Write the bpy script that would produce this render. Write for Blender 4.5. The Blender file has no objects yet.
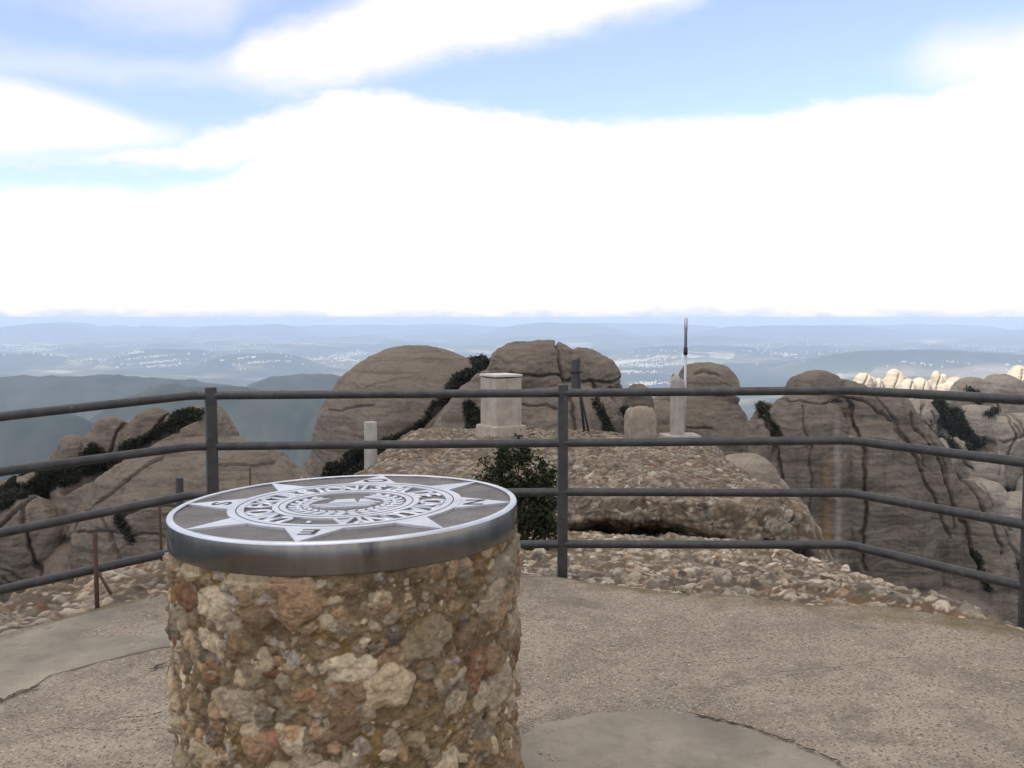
import bpy, bmesh, math, random
import numpy as np
from mathutils import Vector, Matrix

random.seed(7)
RNG = np.random.default_rng(7)
sc = bpy.context.scene
COL = sc.collection
F = 950.0
PITCH = math.atan(67 / F)
CAMZ = 1.5
cp, sp = math.cos(PITCH), math.sin(PITCH)


# ------------------------------------------------------------------ measuring
def ray(px, py):
    u, v = (px - 512) / F, (384 - py) / F
    return np.array([u, cp + v * sp, -sp + v * cp])


def at(px, py, Y):
    """point at depth Y seen at pixel (px, py) of the photograph (for measuring)"""
    d = ray(px, py)
    p = d * (Y / d[1])
    p[2] += CAMZ
    return p


def on_z(px, py, z):
    d = ray(px, py)
    t = (z - CAMZ) / d[2]
    p = d * t
    p[2] += CAMZ
    return p


# ------------------------------------------------------------------ noise
_perm = RNG.permutation(256).astype(np.int64)
_perm = np.concatenate([_perm, _perm, _perm])
_g = RNG.normal(size=(256, 3))
_g /= np.linalg.norm(_g, axis=1)[:, None]


def noise(p):
    p = np.asarray(p, dtype=np.float64)
    i = np.floor(p).astype(np.int64)
    f = p - i
    i &= 255
    w = f * f * f * (f * (f * 6 - 15) + 10)
    out = np.zeros(len(p))
    for a in (0, 1):
        wa = w[:, 0] if a else 1 - w[:, 0]
        pa = _perm[i[:, 0] + a]
        for b in (0, 1):
            wb = w[:, 1] if b else 1 - w[:, 1]
            pb = _perm[pa + i[:, 1] + b]
            for c in (0, 1):
                wc = w[:, 2] if c else 1 - w[:, 2]
                g = _g[_perm[pb + i[:, 2] + c] & 255]
                out += wa * wb * wc * (g[:, 0] * (f[:, 0] - a) + g[:, 1] * (f[:, 1] - b) + g[:, 2] * (f[:, 2] - c))
    return out * 1.6


def fbm(p, octaves=4, gain=0.5, lac=2.03, ridged=False):
    p = np.array(p, dtype=np.float64)
    out = np.zeros(len(p))
    a = 1.0
    for k in range(octaves):
        n = noise(p + 17.3 * k)
        if ridged:
            n = 1 - 2 * np.abs(n)
        out += a * n
        a *= gain
        p = p * lac
    return out


def P3(x, y, z=0.0):
    x, y = np.broadcast_arrays(np.asarray(x, float), np.asarray(y, float))
    return np.stack([x.ravel(), y.ravel(), np.full(x.size, 0.0) + z], 1)


def sstep(x, a, b):
    t = np.clip((x - a) / (b - a), 0, 1)
    return t * t * (3 - 2 * t)


# ------------------------------------------------------------------ materials
def nodes_of(m):
    nt = m.node_tree
    return nt.nodes, nt.links


class NB:
    """small node-tree builder"""
    def __init__(self, name):
        self.m = bpy.data.materials.new(name)
        self.m.use_nodes = True
        self.n, self.l = nodes_of(self.m)
        self.bsdf = self.n['Principled BSDF']
        self.out = self.n['Material Output']
        self.co = self.n.new('ShaderNodeTexCoord').outputs['Object']

    def link(self, a, b):
        self.l.new(a, b)

    def mapping(self, scale=(1, 1, 1), src=None):
        m = self.n.new('ShaderNodeMapping')
        m.inputs['Scale'].default_value = scale
        self.link(src or self.co, m.inputs['Vector'])
        return m.outputs[0]

    def noise(self, scale, detail=4, rough=0.55, vec=None, dist=0.0):
        t = self.n.new('ShaderNodeTexNoise')
        t.inputs['Scale'].default_value = scale
        t.inputs['Detail'].default_value = detail
        t.inputs['Roughness'].default_value = rough
        t.inputs['Distortion'].default_value = dist
        self.link(vec or self.co, t.inputs['Vector'])
        return t.outputs['Fac']

    def voronoi(self, scale, out='Distance', feature='F1', vec=None, rnd=1.0):
        t = self.n.new('ShaderNodeTexVoronoi')
        t.feature = feature
        t.inputs['Scale'].default_value = scale
        t.inputs['Randomness'].default_value = rnd
        self.link(vec or self.co, t.inputs['Vector'])
        return t.outputs[out]

    def ramp(self, fac, stops, interp='LINEAR'):
        r = self.n.new('ShaderNodeValToRGB')
        r.color_ramp.interpolation = interp
        e = r.color_ramp.elements
        while len(e) > 1:
            e.remove(e[-1])
        for k, (p, c) in enumerate(stops):
            el = e[0] if k == 0 else e.new(p)
            el.position = p
            if isinstance(c, (int, float)):
                c = (c, c, c)
            el.color = (*c, 1)
        self.link(fac, r.inputs[0])
        return r.outputs[0]

    def mix(self, fac, a, b, blend='MIX'):
        x = self.n.new('ShaderNodeMix')
        x.data_type = 'RGBA'
        x.blend_type = blend
        for s, v in ((x.inputs[0], fac), (x.inputs[6], a), (x.inputs[7], b)):
            if isinstance(v, (int, float)):
                s.default_value = v
            elif isinstance(v, tuple):
                s.default_value = (*v, 1)
            else:
                self.link(v, s)
        return x.outputs[2]

    def math(self, op, a, b=None, clamp=False):
        x = self.n.new('ShaderNodeMath')
        x.operation = op
        x.use_clamp = clamp
        for s, v in zip(x.inputs, (a, b)):
            if v is None:
                continue
            if isinstance(v, (int, float)):
                s.default_value = v
            else:
                self.link(v, s)
        return x.outputs[0]

    def attr(self, name, out='Color'):
        a = self.n.new('ShaderNodeAttribute')
        a.attribute_name = name
        return a.outputs[out]

    def bump(self, h, strength, distance, prev=None):
        b = self.n.new('ShaderNodeBump')
        b.inputs['Strength'].default_value = strength
        b.inputs['Distance'].default_value = distance
        self.link(h, b.inputs['Height'])
        if prev is not None:
            self.link(prev, b.inputs['Normal'])
        return b.outputs[0]

    def done(self, color=None, rough=0.8, metal=0.0, normal=None, spec=None):
        b = self.bsdf
        if color is not None:
            if isinstance(color, tuple):
                b.inputs['Base Color'].default_value = (*color, 1)
            else:
                self.link(color, b.inputs['Base Color'])
        if isinstance(rough, (int, float)):
            b.inputs['Roughness'].default_value = rough
        else:
            self.link(rough, b.inputs['Roughness'])
        if isinstance(metal, (int, float)):
            b.inputs['Metallic'].default_value = metal
        else:
            self.link(metal, b.inputs['Metallic'])
        if spec is not None:
            b.inputs['Specular IOR Level'].default_value = spec
        if normal is not None:
            self.link(normal, b.inputs['Normal'])
        return self.m


def mat_rock(name, px, base, light, dark, streak=0.5, stain=False):
    """conglomerate rock; px = metres that one photo pixel spans there"""
    b = NB(name)
    big = b.noise(0.012 / px, 5, 0.6)
    strata = b.noise(1.0, 5, 0.65, b.mapping((0.012 / px, 0.012 / px, 0.16 / px)), 0.3)
    strk = b.noise(1.0, 4, 0.6, b.mapping((0.10 / px, 0.10 / px, 0.008 / px)))
    speck = b.noise(0.42 / px, 3, 0.7)
    c = b.mix(b.ramp(big, [(0.3, 0.0), (0.7, 1.0)]), base, light)
    c = b.mix(b.ramp(strata, [(0.33, 0.6), (0.5, 0.0)]), c, dark)
    c = b.mix(b.ramp(strata, [(0.52, 0.0), (0.7, 0.35)]), c, light)
    c = b.mix(b.math('MULTIPLY', b.ramp(strk, [(0.5, 0.0), (0.72, 1.0)]), streak), c, dark)
    c = b.mix(b.ramp(speck, [(0.3, 0.6), (0.45, 0.0)]), c, dark)
    c = b.mix(b.ramp(speck, [(0.58, 0.0), (0.72, 0.45)]), c, light)
    if stain:       # mineral streaks where water runs down the face
        sp_ = b.n.new('ShaderNodeSeparateXYZ')
        b.link(b.co, sp_.inputs[0])
        wob = b.math('MULTIPLY', b.math('SUBTRACT', b.noise(0.25, 3), 0.5), 1.2)
        for pxl, py0, py1, wd, colr in ((841, 470, 560, 0.32, (0.30, 0.16, 0.045)), (853, 430, 560, 0.22, (0.38, 0.34, 0.29)), (835, 450, 560, 0.25, (0.06, 0.05, 0.04))):
            x0 = at(pxl, 500, 78)[0]
            za, zb = at(pxl, py0, 78)[2], at(pxl, py1, 78)[2]
            dx_ = b.math('ABSOLUTE', b.math('SUBTRACT', b.math('ADD', sp_.outputs[0], wob), x0))
            mk = b.ramp(b.math('DIVIDE', dx_, wd * 2), [(0.3, 1.0), (1.0, 0.0)])
            zz_ = b.ramp(b.math('DIVIDE', b.math('SUBTRACT', za + 2.0, sp_.outputs[2]), 4.0, True), [(0.0, 0.0), (1.0, 1.0)])
            c = b.mix(b.math('MULTIPLY', b.math('MULTIPLY', mk, zz_), b.ramp(strk, [(0.3, 0.12), (0.62, 0.55)])), c, colr)
    lines = b.noise(1.0, 3, 0.6, b.mapping((0.03 / px, 0.03 / px, 0.42 / px)), 0.6)
    c = b.mix(b.ramp(lines, [(0.30, 0.5), (0.37, 0.0)]), c, dark)
    n = b.bump(strata, 0.5, 1.5 * px)
    n = b.bump(lines, 0.5, 1.0 * px, n)
    n = b.bump(speck, 0.6, 1.2 * px, n)
    return b.done(c, 0.95, 0, n, 0.2)


def mat_pebbles(name, fine=160.0):
    """colour per pebble comes from the mesh's colour attribute (which stone it is)"""
    b = NB(name)
    c = b.attr('stone')
    n1 = b.noise(fine * 0.35, 5, 0.65)
    n2 = b.noise(fine, 4, 0.7)
    c = b.mix(0.8, c, b.ramp(n1, [(0.28, 0.45), (0.5, 1.0), (0.75, 1.45)]), 'MULTIPLY')
    c = b.mix(b.ramp(n2, [(0.28, 0.6), (0.42, 0.0)]), c, (0.06, 0.045, 0.03))
    n = b.bump(n1, 0.6, 0.35 / fine * 3)
    n = b.bump(n2, 0.5, 0.35 / fine, n)
    return b.done(c, 0.93, 0, n, 0.25)


def mat_concrete(name, col, dark, scale=1.0):
    b = NB(name)
    a = b.noise(3 * scale, 6, 0.65)
    f = b.noise(45 * scale, 4, 0.7)
    d = b.noise(1.0, 4, 0.6, b.mapping((9 * scale, 9 * scale, 0.9 * scale)))
    c = b.mix(b.ramp(a, [(0.35, 0.0), (0.7, 0.8)]), col, dark)
    c = b.mix(b.ramp(d, [(0.5, 0.0), (0.75, 0.55)]), c, dark)
    c = b.mix(b.ramp(f, [(0.3, 0.7), (0.45, 0.0)]), c, dark)
    n = b.bump(f, 0.5, 0.006 / scale)
    return b.done(c, 0.92, 0, n, 0.25)


def mat_leaf(name, a, c2):
    b = NB(name)
    r = b.attr('shade')
    n = b.noise(1.3, 3)
    c = b.mix(b.math('MULTIPLY', r, b.ramp(n, [(0.35, 0.35), (0.62, 1.0)])), a, c2)
    c = b.mix(b.ramp(r, [(0.93, 0.0), (0.96, 0.8)]), c, (c2[0] * 2.2, c2[1] * 1.7, c2[2] * 1.5))
    m = b.done(c, 0.7, 0, None, 0.25)
    return m


M = {}
M['domes'] = {}
M['terrain'] = None


# ------------------------------------------------------------------ mesh helpers
def new_mesh(name, verts, faces, mat=None, smooth=True, parent=None, link=True):
    me = bpy.data.meshes.new(name)
    verts = np.asarray(verts, dtype=np.float32)
    faces = np.asarray(faces, dtype=np.int32) if not isinstance(faces, list) else faces
    if isinstance(faces, np.ndarray):
        k = faces.shape[1]
        me.vertices.add(len(verts))
        me.vertices.foreach_set('co', verts.ravel())
        me.loops.add(faces.size)
        me.loops.foreach_set('vertex_index', faces.ravel())
        me.polygons.add(len(faces))
        me.polygons.foreach_set('loop_start', np.arange(0, faces.size, k, dtype=np.int32))
        me.update(calc_edges=True)
        me.validate()
    else:
        me.from_pydata([tuple(v) for v in verts], [], faces)
    if smooth:
        me.polygons.foreach_set('use_smooth', np.ones(len(me.polygons), dtype=bool))
    if mat:
        me.materials.append(mat)
    o = bpy.data.objects.new(name, me)
    if parent:
        o.parent = parent
    COL.objects.link(o)
    return o


def grid_faces(nu, nv, wrap=False):
    """vertices indexed u*nv+v"""
    uu = np.arange(nu if wrap else nu - 1)
    vv = np.arange(nv - 1)
    U, V = np.meshgrid(uu, vv, indexing='ij')
    U2 = (U + 1) % nu
    f = np.stack([U * nv + V, U2 * nv + V, U2 * nv + V + 1, U * nv + V + 1], -1)
    return f.reshape(-1, 4)


def set_color(o, name, cols):
    me = o.data
    a = me.color_attributes.new(name, 'FLOAT_COLOR', 'POINT')
    c = np.ones((len(me.vertices), 4), dtype=np.float32)
    c[:, :3] = cols
    a.data.foreach_set('color', c.ravel())


def set_float(o, name, vals):
    a = o.data.attributes.new(name, 'FLOAT', 'POINT')
    a.data.foreach_set('value', np.asarray(vals, dtype=np.float32))


def bm_obj(name, bm, mat, parent=None, smooth=False):
    me = bpy.data.meshes.new(name)
    bm.normal_update()
    bm.to_mesh(me)
    bm.free()
    if mat:
        me.materials.append(mat)
    if smooth:
        for p in me.polygons:
            p.use_smooth = True
    o = bpy.data.objects.new(name, me)
    if parent:
        o.parent = parent
    COL.objects.link(o)
    return o


def empty(name, loc, label, cat, group=None, rz=0):
    o = bpy.data.objects.new(name, None)
    o.location = loc
    o.rotation_euler = (0, 0, rz)
    o.empty_display_size = 0.1
    COL.objects.link(o)
    tag(o, label, cat, group)
    return o


def tag(o, label=None, cat=None, group=None, kind=None):
    if label:
        o['label'] = label
    if cat:
        o['category'] = cat
    if group:
        o['group'] = group
    if kind:
        o['kind'] = kind
    return o


def add_box(bm, c, s, rz=0.0, bevel=0.0, taper=1.0):
    r = bmesh.ops.create_cube(bm, size=1.0)
    vs = r['verts']
    for v in vs:
        k = taper if v.co.z > 0 else 1.0
        v.co = Vector((v.co.x * s[0] * k, v.co.y * s[1] * k, v.co.z * s[2]))
    if bevel:
        es = list({e for v in vs for e in v.link_edges})
        r2 = bmesh.ops.bevel(bm, geom=es, offset=bevel, segments=2, profile=0.6, affect='EDGES')
        vs = list({v for f in r2['faces'] for v in f.verts} | {v for v in vs if v.is_valid})
    bmesh.ops.rotate(bm, verts=vs, cent=(0, 0, 0), matrix=Matrix.Rotation(rz, 3, 'Z'))
    bmesh.ops.translate(bm, verts=vs, vec=c)
    return vs


def add_tube(bm, pts, r, seg=14, cap=True):
    """tube through pts with mitred bends"""
    pts = [Vector(p) for p in pts]
    rings = []
    for i, p in enumerate(pts):
        a = (pts[i] - pts[i - 1]).normalized() if i else None
        b = (pts[i + 1] - pts[i]).normalized() if i < len(pts) - 1 else None
        if a is None:
            t = b
        elif b is None:
            t = a
        else:
            t = (a + b).normalized()
        up = Vector((0, 0, 1)) if abs(t.z) < 0.9 else Vector((1, 0, 0))
        s = t.cross(up).normalized()
        u = s.cross(t).normalized()
        k = 1.0
        if a is not None and b is not None:
            k = 1 / max(0.5, math.sqrt((1 + a.dot(b)) / 2))
        rr = r[i] if isinstance(r, (list, tuple)) else r
        ring = []
        for j in range(seg):
            an = 2 * math.pi * j / seg
            ring.append(bm.verts.new(p + s * math.cos(an) * rr * k + u * math.sin(an) * rr))
        rings.append(ring)
    for a, b in zip(rings, rings[1:]):
        for j in range(seg):
            bm.faces.new((a[j], a[(j + 1) % seg], b[(j + 1) % seg], b[j]))
    if cap:
        bm.faces.new(rings[0][::-1])
        bm.faces.new(rings[-1])


# ------------------------------------------------------------------ stones stamped into a surface
PAL = [((0.36, 0.315, 0.255), 7), ((0.43, 0.365, 0.28), 7), ((0.22, 0.125, 0.075), 0.7), ((0.30, 0.235, 0.17), 4),
       ((0.60, 0.54, 0.45), 2.0), ((0.16, 0.14, 0.12), 1.8), ((0.36, 0.26, 0.175), 1.5), ((0.50, 0.44, 0.36), 4)]
_pw = np.array([w for _, w in PAL])
_pw = _pw / _pw.sum()


def stamp(U, V, du, dv, H, C, n, rmin, rmax, power, hk, wrap_u=None, mask=None, pal=None, seed=1, squash=(1.0, 1.9), ang=None, tone=(0.42, 1.0)):
    """press n rounded stones into height map H and colour map C over the grid (U, V) in metres"""
    rng = np.random.default_rng(seed)
    u0, v0 = U[0], V[0]
    nu, nv = len(U), len(V)
    Lu, Lv = U[-1] - u0, V[-1] - v0
    cols = np.array([c for c, _ in PAL])
    rs = rmin * (rmax / rmin) ** (rng.random(n) ** power)
    rs = np.sort(rs)[::-1]
    for r in rs:
        cu, cv = u0 + rng.random() * Lu, v0 + rng.random() * Lv
        asp = rng.uniform(*squash)
        a = rng.uniform(0, math.pi) if ang is None else rng.normal(ang, 0.35)
        ra, rb = r * math.sqrt(asp), r / math.sqrt(asp)
        k = int(ra * 1.25 / du) + 1
        kv = int(ra * 1.25 / dv) + 1
        ci, cj = int((cu - u0) / du), int((cv - v0) / dv)
        ii = np.arange(ci - k, ci + k + 1)
        jj = np.arange(max(0, cj - kv), min(nv, cj + kv + 1))
        if wrap_u is None:
            ii = ii[(ii >= 0) & (ii < nu)]
            uu = u0 + ii * du
            idx = ii
        else:
            uu = u0 + ii * du
            idx = ii % nu
        if len(idx) < 1 or len(jj) < 1:
            continue
        if mask is not None and not mask(cu, cv):
            continue
        X, Y = np.meshgrid(uu - cu, V[jj] - cv, indexing='ij')
        xr = (X * math.cos(a) + Y * math.sin(a)) / ra
        yr = (-X * math.sin(a) + Y * math.cos(a)) / rb
        th = np.arctan2(yr, xr)
        ph = rng.uniform(0, 6.28, 4)
        am = rng.uniform(0.03, 0.11, 4)
        rad = 1 + am[0] * np.sin(2 * th + ph[0]) + am[1] * np.sin(3 * th + ph[1]) + am[2] * np.sin(5 * th + ph[2])
        d = np.sqrt(xr * xr + yr * yr) / rad
        tiltx, tilty = rng.normal(0, 0.3, 2)
        p = rng.uniform(1.8, 4.0)
        h = hk * r * rng.uniform(0.55, 1.25) * (np.clip(1 - d ** p, 0, None) ** 0.5) * (1 + tiltx * xr + tilty * yr)
        sub = H[np.ix_(idx, jj)]
        base = sub.min() if rng.random() < 0.0 else 0.0
        win = (d < 1) & (h + base > sub)
        sub = np.where(win, h + base, sub)
        H[np.ix_(idx, jj)] = sub
        c = cols[rng.choice(len(cols), p=_pw)] * rng.uniform(*tone) * np.array([0.90, 0.87, 0.82]) if pal is None else pal(rng)
        cs = C[np.ix_(idx, jj)]
        cs[win] = c
        C[np.ix_(idx, jj)] = cs


# ================================================================== camera, light, sky
cam = bpy.data.cameras.new('camera')
co = bpy.data.objects.new('camera', cam)
COL.objects.link(co)
co.location = (0, 0, CAMZ)
co.rotation_euler = (math.pi / 2 - PITCH, 0, 0)
cam.sensor_width = 36
cam.lens = F / 1024 * 36
cam.clip_start = 0.05
cam.clip_end = 120000
sc.camera = co

SUN_EL = math.radians(42)
SUN_AZ = math.atan2(-0.62, -0.55)     # towards the sun, measured from +Y to +X
sun_dir = Vector((math.sin(SUN_AZ) * math.cos(SUN_EL), math.cos(SUN_AZ) * math.cos(SUN_EL), math.sin(SUN_EL)))
sl = bpy.data.lights.new('sun', 'SUN')
sl.energy = 4.0
sl.angle = math.radians(0.5)
sl.color = (1.0, 0.93, 0.80)
so = bpy.data.objects.new('sun', sl)
so.rotation_euler = sun_dir.to_track_quat('Z', 'Y').to_euler()
so.location = (0, 0, 50)
COL.objects.link(so)

SKY_STRENGTH = 0.1


def build_world():
    w = bpy.data.worlds.new('World')
    sc.world = w
    w.use_nodes = True
    n, l = w.node_tree.nodes, w.node_tree.links
    n.clear()
    out = n.new('ShaderNodeOutputWorld')
    bg = n.new('ShaderNodeBackground')
    bg.inputs['Strength'].default_value = SKY_STRENGTH
    l.new(bg.outputs[0], out.inputs['Surface'])
    tc = n.new('ShaderNodeTexCoord')
    D = tc.outputs['Generated']
    sep = n.new('ShaderNodeSeparateXYZ')
    l.new(D, sep.inputs[0])

    def mt(op, a, b=None, c=None, clamp=False):
        x = n.new('ShaderNodeMath')
        x.operation = op
        x.use_clamp = clamp
        for s, v in zip(x.inputs, (a, b, c)):
            if v is None:
                continue
            if isinstance(v, (int, float)):
                s.default_value = v
            else:
                l.new(v, s)
        return x.outputs[0]

    zc = mt('MAXIMUM', sep.outputs[2], 0.02)
    cmb = n.new('ShaderNodeCombineXYZ')
    l.new(sep.outputs[0], cmb.inputs[0])
    l.new(sep.outputs[1], cmb.inputs[1])
    l.new(zc, cmb.inputs[2])
    nrm = n.new('ShaderNodeVectorMath')
    nrm.operation = 'NORMALIZE'
    l.new(cmb.outputs[0], nrm.inputs[0])
    sky = n.new('ShaderNodeTexSky')
    sky.sky_type = 'NISHITA'
    sky.sun_disc = False
    sky.sun_elevation = SUN_EL
    sky.sun_rotation = SUN_AZ
    sky.altitude = 1200
    sky.air_density = 1.0
    sky.dust_density = 0.6
    l.new(nrm.outputs[0], sky.inputs['Vector'])

    az = mt('ARCTAN2', sep.outputs[0], sep.outputs[1])
    el = mt('ARCSINE', sep.outputs[2])
    # azimuth -0.6..0.6 -> 0..1
    u = mt('ADD', mt('DIVIDE', az, 1.2), 0.5, clamp=True)

    def ntex(scale, detail, stretch, rough=0.6, dist=0.0):
        m = n.new('ShaderNodeMapping')
        m.inputs['Scale'].default_value = stretch
        l.new(D, m.inputs['Vector'])
        t = n.new('ShaderNodeTexNoise')
        t.inputs['Scale'].default_value = scale
        t.inputs['Detail'].default_value = detail
        t.inputs['Roughness'].default_value = rough
        t.inputs['Distortion'].default_value = dist
        l.new(m.outputs[0], t.inputs['Vector'])
        return mt('SUBTRACT', t.outputs['Fac'], 0.5)

    n1 = ntex(9, 7, (1, 1, 2.2), 0.62)
    n2 = ntex(30, 6, (1, 1, 2.0), 0.6)
    n3 = ntex(5, 6, (1, 1, 6.0), 0.6)
    EMIN, EMAX = -0.1, 0.7

    def curve(pts):
        c = n.new('ShaderNodeFloatCurve')
        cv = c.mapping.curves[0]
        ps = []
        for px, py in pts:
            d = ray(px, py)
            d = d / np.linalg.norm(d)
            a = math.atan2(d[0], d[1]) / 1.2 + 0.5
            e = (math.asin(d[2]) - EMIN) / (EMAX - EMIN)
            ps.append((min(1, max(0, a)), e))
        ps.sort()
        if ps[0][0] > 0:
            ps.insert(0, (0.0, ps[0][1]))
        if ps[-1][0] < 1:
            ps.append((1.0, ps[-1][1]))
        while len(cv.points) < len(ps):
            cv.points.new(0.5, 0.5)
        for q, (a, e) in zip(cv.points, ps):
            q.location = (a, e)
            q.handle_type = 'AUTO_CLAMPED'
        c.mapping.use_clip = False
        c.mapping.update()
        l.new(u, c.inputs['Value'])
        return mt('ADD', mt('MULTIPLY', c.outputs[0], EMAX - EMIN), EMIN)

    def smooth(x, soft):
        m = n.new('ShaderNodeMapRange')
        m.interpolation_type = 'SMOOTHSTEP'
        m.inputs['From Min'].default_value = -soft
        m.inputs['From Max'].default_value = soft
        l.new(x, m.inputs['Value'])
        return m.outputs[0]

    def band(up, lo, amp, soft, fac=1.0, soft_lo=None):
        e2 = mt('ADD', el, mt('ADD', mt('MULTIPLY', n1, amp), mt('MULTIPLY', n2, amp * 0.45)))
        r = None
        if up is not None:
            r = smooth(mt('SUBTRACT', curve(up), e2), soft)
        if lo is not None:
            q = smooth(mt('SUBTRACT', e2, curve(lo)), soft_lo or soft)
            r = q if r is None else mt('MULTIPLY', r, q)
        return mt('MULTIPLY', r, fac) if fac != 1.0 else r

    bands = [
        band([(-90, 195), (0, 193), (150, 190), (215, 185), (250, 170), (300, 150), (340, 110), (500, 120), (1024, 100)], None, 0.035, 0.012),
        band([(60, 156), (130, 147), (200, 138), (255, 118), (300, 100), (345, 90), (390, 96), (440, 107), (520, 116), (600, 120), (700, 124),
              (770, 122), (830, 110), (900, 98), (960, 84), (1024, 66), (1110, 55)],
             [(60, 157), (130, 160), (215, 166), (270, 168), (320, 200), (400, 300), (1024, 400)], 0.04, 0.012),
        band([(190, 75), (222, 66), (250, 45), (290, 26), (340, 12), (400, -10), (450, -40), (1024, -60)],
             [(190, 76), (225, 74), (250, 82), (300, 84), (380, 70), (450, 52), (520, 42), (580, 26), (640, 12), (700, -8), (760, -60), (1024, -90)],
             0.035, 0.022),
        band([(-90, 72), (0, 80), (40, 90), (100, 110), (160, 130), (195, 140), (260, 160), (1024, 200)],
             [(-90, 156), (0, 152), (80, 147), (150, 140), (180, 139), (260, 120), (1024, 80)], 0.016, 0.016),
        band([(600, 110), (880, 80), (940, 48), (1024, 36), (1100, 34)], [(600, 20), (860, 50), (960, 80), (1024, 88), (1100, 90)], 0.03, 0.03, 0.9),
        band([(60, -10), (100, -25), (200, -25), (260, -10), (330, 30), (1024, 60)], [(60, -9), (110, 4), (200, 24), (260, -12), (400, -60), (1024, -80)], 0.05, 0.03, 0.5),
    ]
    m = bands[0]
    for b in bands[1:]:
        m = mt('MAXIMUM', m, b)
    # thin bluish streaks in the lower part of the bank, towards the left
    st = mt('MULTIPLY', smooth(mt('SUBTRACT', n3, 0.035), 0.06), smooth(mt('SUBTRACT', -0.12, az), 0.25))
    st = mt('MULTIPLY', st, smooth(mt('SUBTRACT', el, 0.06), 0.03))
    st = mt('MULTIPLY', st, smooth(mt('SUBTRACT', 0.125, el), 0.02))
    st = mt('MULTIPLY', st, 0.75)
    m = mt('MULTIPLY', m, mt('SUBTRACT', 1.0, st))
    # broken cloud overhead and all round, above what the photograph takes in
    hi = mt('MULTIPLY', smooth(mt('SUBTRACT', el, 0.42), 0.08), smooth(mt('ADD', ntex(2.2, 6, (1, 1, 1), 0.6), 0.0), 0.12))
    m = mt('MAXIMUM', m, hi)
    # the band of far haze at the foot of the bank, with small cumulus tops
    low = smooth(mt('SUBTRACT', mt('ADD', 0.005, mt('ADD', mt('MULTIPLY', n2, 0.022), mt('MULTIPLY', n1, 0.03))), el), 0.013)

    def mixc(f, a, b):
        x = n.new('ShaderNodeMix')
        x.data_type = 'RGBA'
        for s, v in ((x.inputs[0], f), (x.inputs[6], a), (x.inputs[7], b)):
            if isinstance(v, tuple):
                s.default_value = (*v, 1)
            elif isinstance(v, (int, float)):
                s.default_value = v
            else:
                l.new(v, s)
        return x.outputs[2]

    k = 1 / SKY_STRENGTH
    skyc = n.new('ShaderNodeMix')
    skyc.data_type = 'RGBA'
    skyc.blend_type = 'MULTIPLY'
    skyc.inputs[0].default_value = 1.0
    l.new(sky.outputs[0], skyc.inputs[6])
    skyc.inputs[7].default_value = (*SKY_TINT, 1)
    skyv = n.new('ShaderNodeMix')
    skyv.data_type = 'RGBA'
    skyv.blend_type = 'ADD'
    skyv.inputs[0].default_value = 1.0
    l.new(skyc.outputs[2], skyv.inputs[6])
    skyv.inputs[7].default_value = (*[v * k for v in SKY_VEIL], 1)
    cl = mixc(low, tuple(v * k for v in (1.22, 1.14, 1.04)), tuple(v * k for v in (0.64, 0.77, 0.98)))
    # brighter lobe added high in the cloud to light the scene from above
    dotn = n.new('ShaderNodeVectorMath')
    dotn.operation = 'DOT_PRODUCT'
    l.new(D, dotn.inputs[0])
    gd = Vector((-0.32, -0.22, 0.92)).normalized()
    dotn.inputs[1].default_value = gd
    glow = smooth(mt('SUBTRACT', dotn.outputs['Value'], 0.80), 0.20)
    m = mt('MAXIMUM', m, glow)
    gm = mt('ADD', 1.0, mt('MULTIPLY', glow, GLOW))
    clg = n.new('ShaderNodeVectorMath')
    clg.operation = 'SCALE'
    l.new(cl, clg.inputs[0])
    l.new(gm, clg.inputs['Scale'])
    cl = clg.outputs[0]
    l.new(mixc(m, skyv.outputs[2], cl), bg.inputs['Color'])


GLOW = 1.6
SKY_TINT = (1.75, 1.62, 1.8)
SKY_VEIL = (0.21, 0.24, 0.29)
build_world()

sc.view_settings.view_transform = 'Standard'
sc.view_settings.look = 'None'
sc.view_settings.exposure = 0.0
sc.view_settings.gamma = 1.0
sc.view_settings.use_curve_mapping = False
sc.cycles.use_denoising = True
sc.cycles.max_bounces = 8
sc.cycles.volume_bounces = 3
sc.cycles.transparent_max_bounces = 8

# ================================================================== materials
GX = 1
def m_rail():
    b = NB('grey_paint')
    c = b.mix(b.ramp(b.noise(14, 5, 0.7), [(0.4, 0.0), (0.7, 1.0)]), (0.034, 0.034, 0.036), (0.066, 0.064, 0.062))
    chip = b.ramp(b.noise(26, 6, 0.75), [(0.64, 0.0), (0.67, 1.0)])
    c = b.mix(chip, c, b.mix(b.noise(60, 3), (0.09, 0.05, 0.03), (0.20, 0.19, 0.18)))
    return b.done(c, b.ramp(b.noise(30, 3), [(0.3, 0.36), (0.7, 0.55)]), 0.25, b.bump(b.noise(120, 3), 0.2, 0.002, b.bump(chip, 0.3, 0.001)))


M['metal_rail'] = m_rail()
M['rust'] = (lambda b: b.done(b.mix(b.noise(40, 4), (0.05, 0.028, 0.02), (0.11, 0.055, 0.032)), 0.9, 0, b.bump(b.noise(150, 3), 0.5, 0.002)))(NB('rusty_iron'))
M['dark_iron'] = (lambda b: b.done(b.mix(b.noise(20, 4), (0.02, 0.02, 0.022), (0.05, 0.045, 0.045)), 0.7, 0.2))(NB('dark_iron'))
M['alu'] = (lambda b: b.done(b.mix(b.noise(20, 4), (0.55, 0.55, 0.56), (0.42, 0.42, 0.43)), 0.5, 0.6))(NB('dull_aluminium'))


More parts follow.
